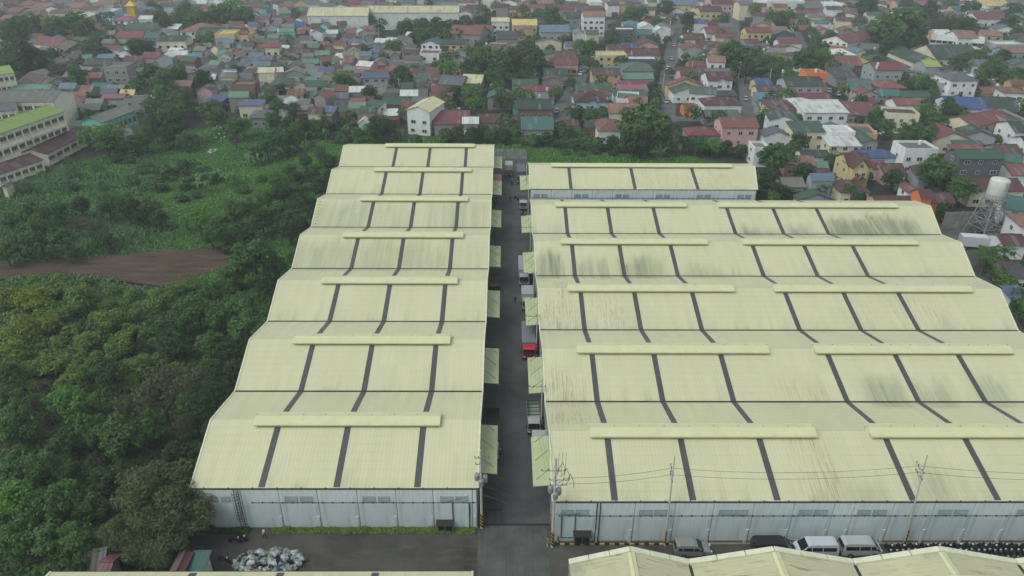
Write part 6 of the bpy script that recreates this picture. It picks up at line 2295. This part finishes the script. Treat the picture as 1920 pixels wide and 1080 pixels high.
BAGC = dict(white=(182, 188, 190), grey=(146, 152, 148), black=(36, 38, 42), blue=(104, 126, 170), green=(58, 84, 74), clear=(152, 166, 160), sand=(136, 138, 118))
BAGM = {c: [bag_mesh(i + 3, plain('bag_' + c, v, .4, .5, 0, .2, 3)) for i in range(2)] for c, v in BAGC.items()}
cx, cy = gp(507, 1051, .5).x, gp(507, 1051, .5).y
rgb_ = random.Random(4)
for i in range(210):
    u = rgb_.uniform(-1, 1)
    v = rgb_.uniform(-1, 1)
    if u * u + v * v > 1.02:
        continue
    lvl = max(0, (1 - u * u - v * v)) ** .6 * 1.0
    z = .02 + lvl * rgb_.uniform(.1, 1.0)
    right = u > .25
    col = rgb_.choices(['white', 'grey', 'black', 'blue', 'green', 'clear', 'sand'], [5 if right else 3, 5, 1 if right else 3.5, .8, .5 if right else 1.5, 3, 2])[0]
    o = link('waste_bag', rgb_.choice(BAGM[col]), None, (cx + u * 4.3, cy + v * 1.75, z), rgb_.uniform(0, 6), rgb_.uniform(.42, .9))
    o.rotation_euler.x = rgb_.uniform(-.6, .6)
    tag(o, f'tied {col} plastic bag among the heap of waste bags in the yard', 'waste bag', f'{col} waste bags of the heap')


# ------------------------------------------------------------------ poles, cables, posts
def stripes(root, r, z0, z1, c1, c2, n=8):
    m = MB()
    segs = 10
    for i in range(n):
        za, zb = z0 + (z1 - z0) * i / n, z0 + (z1 - z0) * (i + 1) / n
        for j in range(segs):
            a0, a1 = 2 * math.pi * j / segs, 2 * math.pi * (j + 1) / segs
            t0, t1 = .5 * math.sin(a0 * .5) * 1.1, .5 * math.sin(a1 * .5) * 1.1
            m.poly([(r * math.cos(a0), r * math.sin(a0), za + t0), (r * math.cos(a1), r * math.sin(a1), za + t1),
                    (r * math.cos(a1), r * math.sin(a1), zb + t1), (r * math.cos(a0), r * math.sin(a0), zb + t0)], c1 if i % 2 else c2)
    return m.build('hazard_band', root)


POLE = plain('pole_concrete', (188, 186, 176), .85, .2, 0, .25, 1.5)
CERAM = plain('insulator', (120, 92, 80), .3, .5)
CABLE = plain('cable_black', (58, 60, 60), .6)


def pole(x, y, h, label, r=.17, arms=(), trans=0, tilt=(0, 0), band=(YELL, BLACK), group='utility poles', haz=True):
    ro = tag(empty('utility_pole', (x, y, 0)), label, 'utility pole', group)
    top = (tilt[0], tilt[1], h)
    MB().tube([(0, 0, 0), top], r, POLE, 10, r * .62).build('shaft', ro)
    if haz:
        stripes(ro, r + .02, .05, 2.3, *band)
    at = lambda z: Vector((tilt[0] * z / h, tilt[1] * z / h, z))
    for z, dx, dy, off in arms:
        m = MB()
        c = at(z) + Vector((off * dx, off * dy, 0))
        v = Vector((dx, dy, 0))
        m.bar(c - v, c + v, .08, STEEL)
        m.bar(at(z - .7), c + v * .5, .05, STEEL)
        a_ = m.build('crossarm', ro)
        for q in (-.95, -.45, .45, .95):
            mm = MB()
            mm.lathe([(.03, 0), (.07, .03), (.05, .1), (.08, .14), (.04, .24), (.0, .25)], CERAM, n=6)
            mm.build('insulator', a_, tuple(c + v * q + Vector((0, 0, .06))))
    for k in range(trans):
        a = 2.2 * k + .4
        m = MB()
        m.smooth = True
        zz = h * .6 + (k % 2) * .2
        m.lathe([(0, 0), (.3, .02), (.33, .1), (.33, .85), (.28, .95), (0, 1.0)], STEEL, n=14)
        m.build('transformer', ro, tuple(at(zz) + Vector((.55 * math.cos(a), .55 * math.sin(a), 0))))
    return ro, at


P1, a1 = pole(-3.0, 69.0, 12.8, 'utility pole with three transformers at the corner of the left warehouse', .19, [(10.6, .9, 0, .3), (11.6, .9, 0, .2)], 3)
P2, a2 = pole(5.85, 65.9, 14.3, 'utility pole tangled with cables at the corner of the widest warehouse', .2, [(12.4, 1.4, 0, -.2), (11.0, 1.2, 0, .4), (10.2, 1.0, 0, .4), (11.8, 0, 1.3, 0)], 3)
P3, a3 = pole(19.9, 66.1, 14.2, 'slim leaning pole with a yellow and black base beside the lone grey van', .12, [(11.4, .05, 1.0, .7), (10.4, .05, .9, .7)], 0, (-.25, .3))
P4, a4 = pole(49.9, 66.2, 14.2, 'slim leaning pole with a yellow and black base among the motorcycles', .12, [(11.6, .05, 1.0, .7), (10.6, .05, .9, .7)], 0, (-.7, .4))
AP = []
for yy, lb in ((88.3, 'alley pole with a white crossarm beyond the nearest right canopy'), (108.5, 'alley pole with a red and white striped base beside the red truck'), (124.5, 'alley pole standing between the two white box trucks'),
               (146.0, 'alley pole with a long arm reaching over the fourth right canopy'), (166.0, 'alley pole where the separate warehouse begins'), (183, 'alley pole beside the far right canopy')):
    AP.append(pole(5.35, yy, 9.6, lb, .15, [(8.2, 1.2, 0, -.6)], 0, (0, 0), (REDP, WHITEP), 'poles along the right side of the alley'))
for px_, py_, lb in ((902, 985, 'short striped bollard beside the transformer pole'), (1027, 1024, 'short black and white bollard at the alley corner'), (1046, 1017, 'short yellow and black bollard at the striped kerb')):
    p = gp(px_, py_)
    b_ = tag(empty('bollard', p), lb, 'bollard', 'bollards at the alley mouth')
    MB().tube([(0, 0, 0), (0, 0, .95)], .13, POLE, 10).build('post', b_)
    stripes(b_, .145, .05, .85, WHITEP, BLACK, 4)


def cable(pts, label, r=.022, group='overhead cables', sag=.03):
    m = MB()
    P = []
    for a, b in zip(pts, pts[1:]):
        a, b = Vector(a), Vector(b)
        L = (b - a).length
        for i in range(13):
            u = i / 12
            q = a.lerp(b, u)
            q.z -= 4 * sag * L * u * (1 - u)
            if not P or i:
                P.append(q)
    m.tube(P, r, CABLE, 5)
    tag(m.build('overhead_cable'), label, 'cable', group)


W = lambda o, f, z, dx=0, dy=0: Vector(o[0].location) + f(z) + Vector((dx, dy, 0))
e3, e4 = (P3, a3), (P4, a4)
cable([W((P2, a2), a2, 11.1, .9, .2), W(e3, a3, 11.6, .02, .9), W(e4, a4, 11.8, .02, .9), (80, 66.6, 11.9)], 'upper of two cables strung above the eaves between the slim poles')
cable([W((P2, a2), a2, 10.3, .9, .1), W(e3, a3, 10.6, .02, .9), W(e4, a4, 10.8, .02, .9), (80, 66.6, 10.9)], 'lower of two cables strung above the eaves between the slim poles')
cable([W((P1, a1), a1, 5.9), W((P2, a2), a2, 5.3)], 'thick pale cable sagging across the alley mouth between the two corner poles', .045)
cable([W((P1, a1), a1, 7.4), W((P2, a2), a2, 6.6)], 'thin cable above the thick one across the alley mouth', .02)
cable([(-7.2, 68.8, 4.7), W((P1, a1), a1, 6.4)], 'short cable from the left wall up to the transformer pole', .03)
cable([W((P2, a2), a2, 5.6), (9.2, 66.5, 5.0)], 'short drooping cable from the tangled pole to the wall conduit', .035)
for k, dx in enumerate((-1.4, -.9, -.3, .2)):
    cable([W((P2, a2), a2, 12.5, dx * .8, 0)] + [(5.35 - .6 + dx, yy, 8.35) for yy in (88.3, 108.5, 124.5, 146, 166, 183)], ('outermost', 'second', 'third', 'innermost')[k] + ' of the long cables running down the right side of the alley', .012, 'long alley cables', .015)
for k in range(3):
    q = W((P2, a2), a2, 12.6 - k * .9, .3 + .5 * k, 0)
    cable([q, q + Vector((.5, .25, .9)), q + Vector((.9, .1, -.2)), q + Vector((.35 + .3 * k, .1, -1.2))], 'loose loop of cable hanging on the tangled corner pole', .03, 'loose cable loops', .05)
for k in range(3):
    m = MB()
    q = W((P2, a2), a2, 11.4, .25 + .42 * k, .2)
    m.bar(q, q + Vector((.1, 0, 3.6)), .05, STEEL)
    tag(m.build('mast'), 'thin upright rod standing on the arms of the tangled corner pole', 'rod', 'upright rods')

# gate folded back at the alley mouth
gt = tag(empty('sliding_gate', (-2.9, 72.0, 0)), 'black barred gate folded back beside the transformer pole', 'gate')
m = MB()
for zz in (.15, 2.1):
    m.box(-.3, 2.4, -.05, .05, zz, zz + .1, IRON)
m.build('frame', gt)
for i in range(15):
    MB().box(-.28 + i * .187, -.23 + i * .187, -.03, .03, .25, 2.1, IRON).build('bar', gt)

# ------------------------------------------------------------------ people
def person(px, py, rz, shirt, trousers, label, stride=.25):
    p = gp(px, py)
    me = bpy.data.meshes.new('body')
    J = dict(pel=(0, 0, .95), che=(0, -.02, 1.25), neck=(0, -.02, 1.46), head=(0, -.04, 1.6), top=(0, -.04, 1.74),
             ls=(-.19, -.02, 1.4), le=(-.25, .05 + stride * .3, 1.13), lh=(-.25, -.05 + stride * .3, .88), rs=(.19, -.02, 1.4), re=(.25, .05 - stride * .3, 1.13), rh=(.25, -.1 - stride * .3, .9),
             lp=(-.1, 0, .9), lk=(-.11, -stride * .5, .5), la=(-.11, -stride * .7, .08), lf=(-.11, -stride * .7 - .16, .04), rp=(.1, 0, .9), rk=(.11, stride * .25, .5), ra=(.11, stride * .9, .1), rf=(.11, stride * .9 - .15, .04))
    rad = dict(pel=.15, che=.17, neck=.06, head=.105, top=.07, ls=.075, le=.05, lh=.04, rs=.075, re=.05, rh=.04, lp=.1, lk=.07, la=.05, lf=.045, rp=.1, rk=.07, ra=.05, rf=.045)
    E_ = [('pel', 'che'), ('che', 'neck'), ('neck', 'head'), ('head', 'top'), ('che', 'ls'), ('ls', 'le'), ('le', 'lh'), ('che', 'rs'), ('rs', 're'), ('re', 'rh'), ('pel', 'lp'), ('lp', 'lk'), ('lk', 'la'), ('la', 'lf'), ('pel', 'rp'), ('rp', 'rk'), ('rk', 'ra'), ('ra', 'rf')]
    ks = list(J)
    me.from_pydata([J[k] for k in ks], [(ks.index(a), ks.index(b)) for a, b in E_], [])
    o = bpy.data.objects.new('person', me)
    COL.objects.link(o)
    o.location = (p.x, p.y, .04)
    o.rotation_euler = (0, 0, rz)
    md = o.modifiers.new('skin', 'SKIN')
    bm = bmesh.new()
    bm.from_mesh(me)
    lay = bm.verts.layers.skin.verify()
    bm.verts.ensure_lookup_table()
    for i, k in enumerate(ks):
        bm.verts[i][lay].radius = (rad[k], rad[k] * .85)
    bm.verts[0][lay].use_root = True
    bm.to_mesh(me)
    bm.free()
    s_ = o.modifiers.new('sub', 'SUBSURF')
    s_.levels = s_.render_levels = 2
    t = NT('person_clothes', .9, .2)
    sz = t.node('ShaderNodeSeparateXYZ')
    t.link(t.coord(), sz.inputs[0])
    c = t.mix(t.math('GREATER_THAN', sz.outputs['Z'], .95), lin(trousers), lin(shirt))
    c = t.mix(t.math('GREATER_THAN', sz.outputs['Z'], 1.47), c, (.22, .13, .085))
    c = t.mix(t.math('GREATER_THAN', sz.outputs['Z'], 1.66), c, (.015, .013, .012))
    me.materials.append(t.color(c))
    tag(o, label, 'person', 'people in the yard')


person(966, 569, .3, (60, 64, 70), (30, 32, 38), 'person in dark clothes walking down the middle of the alley')
person(960, 350, 2.8, (50, 54, 60), (34, 36, 40), 'person in dark clothes standing in the far alley')
person(957, 379, 1.0, (44, 48, 56), (30, 30, 36), 'person in dark clothes nearer the far motorcycles in the alley')
person(497, 1009, 1.9, (214, 216, 214), (60, 58, 56), 'person in a white shirt walking by the creeper strip')
person(933, 552, .5, (200, 200, 196), (50, 50, 54), 'person in a pale shirt beside the rusty flatbed')

# loose litter by the trees and water tanks on roofs
LIT = plain('litter_white', (214, 214, 208), .7)
m = MB()
m.hexa([(-.35, -.25, 0), (.35, -.2, 0), (.3, .25, 0), (-.3, .2, 0), (-.2, -.15, .3), (.25, -.1, .25), (.2, .15, .3), (-.2, .15, .22)], LIT)
LITM = m.mesh('litter')
for i in range(46):
    px_, py_ = random.choice(((420, 250), (410, 258), (430, 244), (254, 299), (398, 282), (602, 216), (622, 226), (240, 285)))
    p = gp(px_ + random.gauss(0, 7), py_ + random.gauss(0, 3), .1)
    o = link('litter', LITM, None, (p.x, p.y, .15), random.uniform(0, 6), random.uniform(.5, 1.5))
    tag(o, 'scrap of white litter dumped at the edge of the grass', 'litter', 'scraps of litter')
tk = MB()
tk.smooth = True
tk.lathe([(0, 0), (.5, .02), (.52, .1), (.52, 1.2), (.4, 1.4), (0, 1.5)], TANK, n=12)
TKM = tk.mesh('roof_tank')
for px_, py_, z in ((1530, 133, 10), (1556, 47, 6), (1438, 80, 5), (1290, 60, 5), (1346, 102, 5), (1403, 134, 4), (1646, 121, 9), (1644, 126, 8), (1870, 161, 5), (1888, 177, 5), (1725, 268, 7.6), (1640, 92, 5), (640, 118, 6), (912, 83, 5),
                    (790, 96, 5), (1012, 181, 4), (1026, 168, 4), (1115, 188, 6), (206, 38, 5), (125, 78, 4), (1760, 20, 5), (1500, 132, 5)):
    p = gp(px_, py_, z)
    o = link('roof_tank', TKM, None, (p.x, p.y, z - .6), 0, 1.0)
    s = MB()
    for a, b in ((-.4, -.4), (.4, -.4), (.4, .4), (-.4, .4)):
        s.box(a - .05, a + .05, b - .05, b + .05, -z + .6, 0, STEEL)
    s.build('stand', o)
    later(o, 'pale water tank on a stand', 'water tank', 'water tanks above the houses', px_, py_, 'town')
# town utility poles
for px_, py_, h in ((128, 75, 11), (200, 45, 11), (215, 100, 11), (90, 75, 10), (230, 30, 11), (331, 48, 9), (424, 50, 9), (585, 62, 9), (1440, 170, 9), (712, 90, 10), (8, 110, 11), (566, 35, 8), (1868, 27, 9), (1384, 150, 8), (1403, 150, 8), (585, 100, 9), (390, 125, 8), (750, 185, 8), (1085, 75, 8), (1295, 150, 8), (1242, 175, 8), (1700, 175, 8)):
    p = gp(px_, py_)
    ro = empty('utility_pole', p)
    MB().tube([(0, 0, 0), (0, 0, h)], .17, POLE, 6, .12).build('shaft', ro)
    m = MB()
    m.bar((-1, 0, h - .6), (1, 0, h - .6), .12, STEEL)
    m.build('crossarm', ro)
    later(ro, 'pale utility pole with crossarm', 'utility pole', 'utility poles of the town', px_, py_, 'town')

# ------------------------------------------------------------------ air
t = bpy.data.materials.new('haze_air')
t.use_nodes = True
tn = t.node_tree
tn.nodes.remove(tn.nodes['Principled BSDF'])
pv = tn.nodes.new('ShaderNodeVolumePrincipled')
pv.inputs['Color'].default_value = (.85, .93, 1.0, 1)
pv.inputs['Density'].default_value = HAZE_D
pv.inputs['Anisotropy'].default_value = 0.0
tn.links.new(pv.outputs[0], tn.nodes['Material Output'].inputs['Volume'])
m = MB()
m.box(-1510, 1510, -210, 2610, -1.0, 74.0, t)
tag(m.build('haze'), kind='stuff')

# ------------------------------------------------------------------ words that single out each of the many alike things
LM_TOWN = [(1855, 360, 'the white water tower'), (1210, 232, 'the huge round tree'), (795, 205, 'the tall white cream-gabled house'), (1690, 50, 'the huge dark tree'), (1795, 72, 'the white arcaded block'),
           (1735, 100, 'the green roofed hall'), (1810, 150, 'the white three storey house'), (1532, 150, 'the bright orange wall'), (1610, 310, 'the yellow and maroon house'), (1648, 292, 'the blue bungalow'),
           (1351, 152, 'the arched white house'), (1475, 205, 'the yellow house'), (1550, 205, 'the long white house'), (1108, 190, 'the pale blue house'), (1137, 143, 'the peach house'),
           (1117, 40, 'the pink roofed three storey house'), (1042, 60, 'the blue grey block'), (770, 22, 'the far pale warehouse'), (870, 62, 'the concrete pink roofed house'), (905, 112, 'the bright tree clump'),
           (703, 145, 'the blue roofed terrace house'), (468, 198, 'the violet roofed cream house'), (454, 165, 'the unfinished house'), (510, 15, 'the billboard'), (508, 90, 'the red roofed box house'),
           (422, 66, 'the yellow striped house'), (252, 27, 'the yellow turret'), (80, 82, 'the crimson roofed cream house'), (214, 138, 'the concrete block'), (215, 220, 'the mint classroom block'), (60, 240, 'the school'),
           (318, 78, 'the stained cream building'), (1388, 232, 'the brick red house'), (1730, 284, 'the black and white house'), (1590, 262, 'the white sheet roof'), (1786, 248, 'the big red gable'), (1145, 236, 'the red pyramid roof'),
           (1770, 366, 'the orange house'), (369, 52, 'the pink tiled house'), (1245, 120, 'the long straight street'), (1282, 90, 'the grey gable by the street')]
LM_FIELD = [(230, 500, 'the bare brown clearing'), (490, 1045, 'the waste bag heap'), (205, 225, 'the mint classroom block'), (100, 280, 'the maroon school wing'), (292, 950, 'the big feathery tree'), (400, 880, 'the left warehouse front'),
            (470, 690, 'the second left warehouse bay'), (550, 505, 'the third left warehouse bay'), (590, 400, 'the fifth left warehouse bay'), (640, 300, 'the last left warehouse bay'), (300, 730, 'the big brownish tree'), (475, 482, 'the big tree by the clearing'),
            (40, 600, 'the yellow green mounds'), (130, 756, 'the bright green tree'), (370, 408, 'the light green tree'), (345, 325, 'the mid-field shrubs'), (320, 275, 'the banana rows'), (60, 930, 'the near left corner')]
ORD = ['nearest', 'second nearest', 'third nearest', 'fourth nearest', 'fifth nearest', 'sixth nearest', 'seventh nearest', 'eighth nearest', 'ninth nearest', 'tenth nearest', 'eleventh nearest', 'twelfth nearest', 'thirteenth nearest', 'fourteenth nearest', 'fifteenth nearest', 'sixteenth nearest', 'seventeenth nearest', 'eighteenth nearest', 'nineteenth nearest', 'twentieth nearest']
bucket = {}
for o, desc, px_, py_, zone in NAMED:
    lms = LM_FIELD if zone == 'field' else LM_TOWN
    best = min(lms, key=lambda q: (q[0] - px_) ** 2 + ((q[1] - py_) * 1.7) ** 2)
    dx, dy = px_ - best[0], (py_ - best[1]) * 1.7
    rel = ('right of' if dx > 0 else 'left of') if abs(dx) > abs(dy) else ('in front of' if dy > 0 else 'behind')
    bucket.setdefault((desc, rel, best[2]), []).append((dx * dx + dy * dy, o))
for (desc, rel, lm), lst in bucket.items():
    lst.sort(key=lambda q: q[0])
    for i, (d2, o) in enumerate(lst):
        if len(lst) == 1:
            lab = f'{desc}, {rel} {lm}'
        else:
            lab = f'{ORD[min(i, 19)]} {desc}, {rel} {lm}'
        o['label'] = ' '.join(lab.split()[:16])
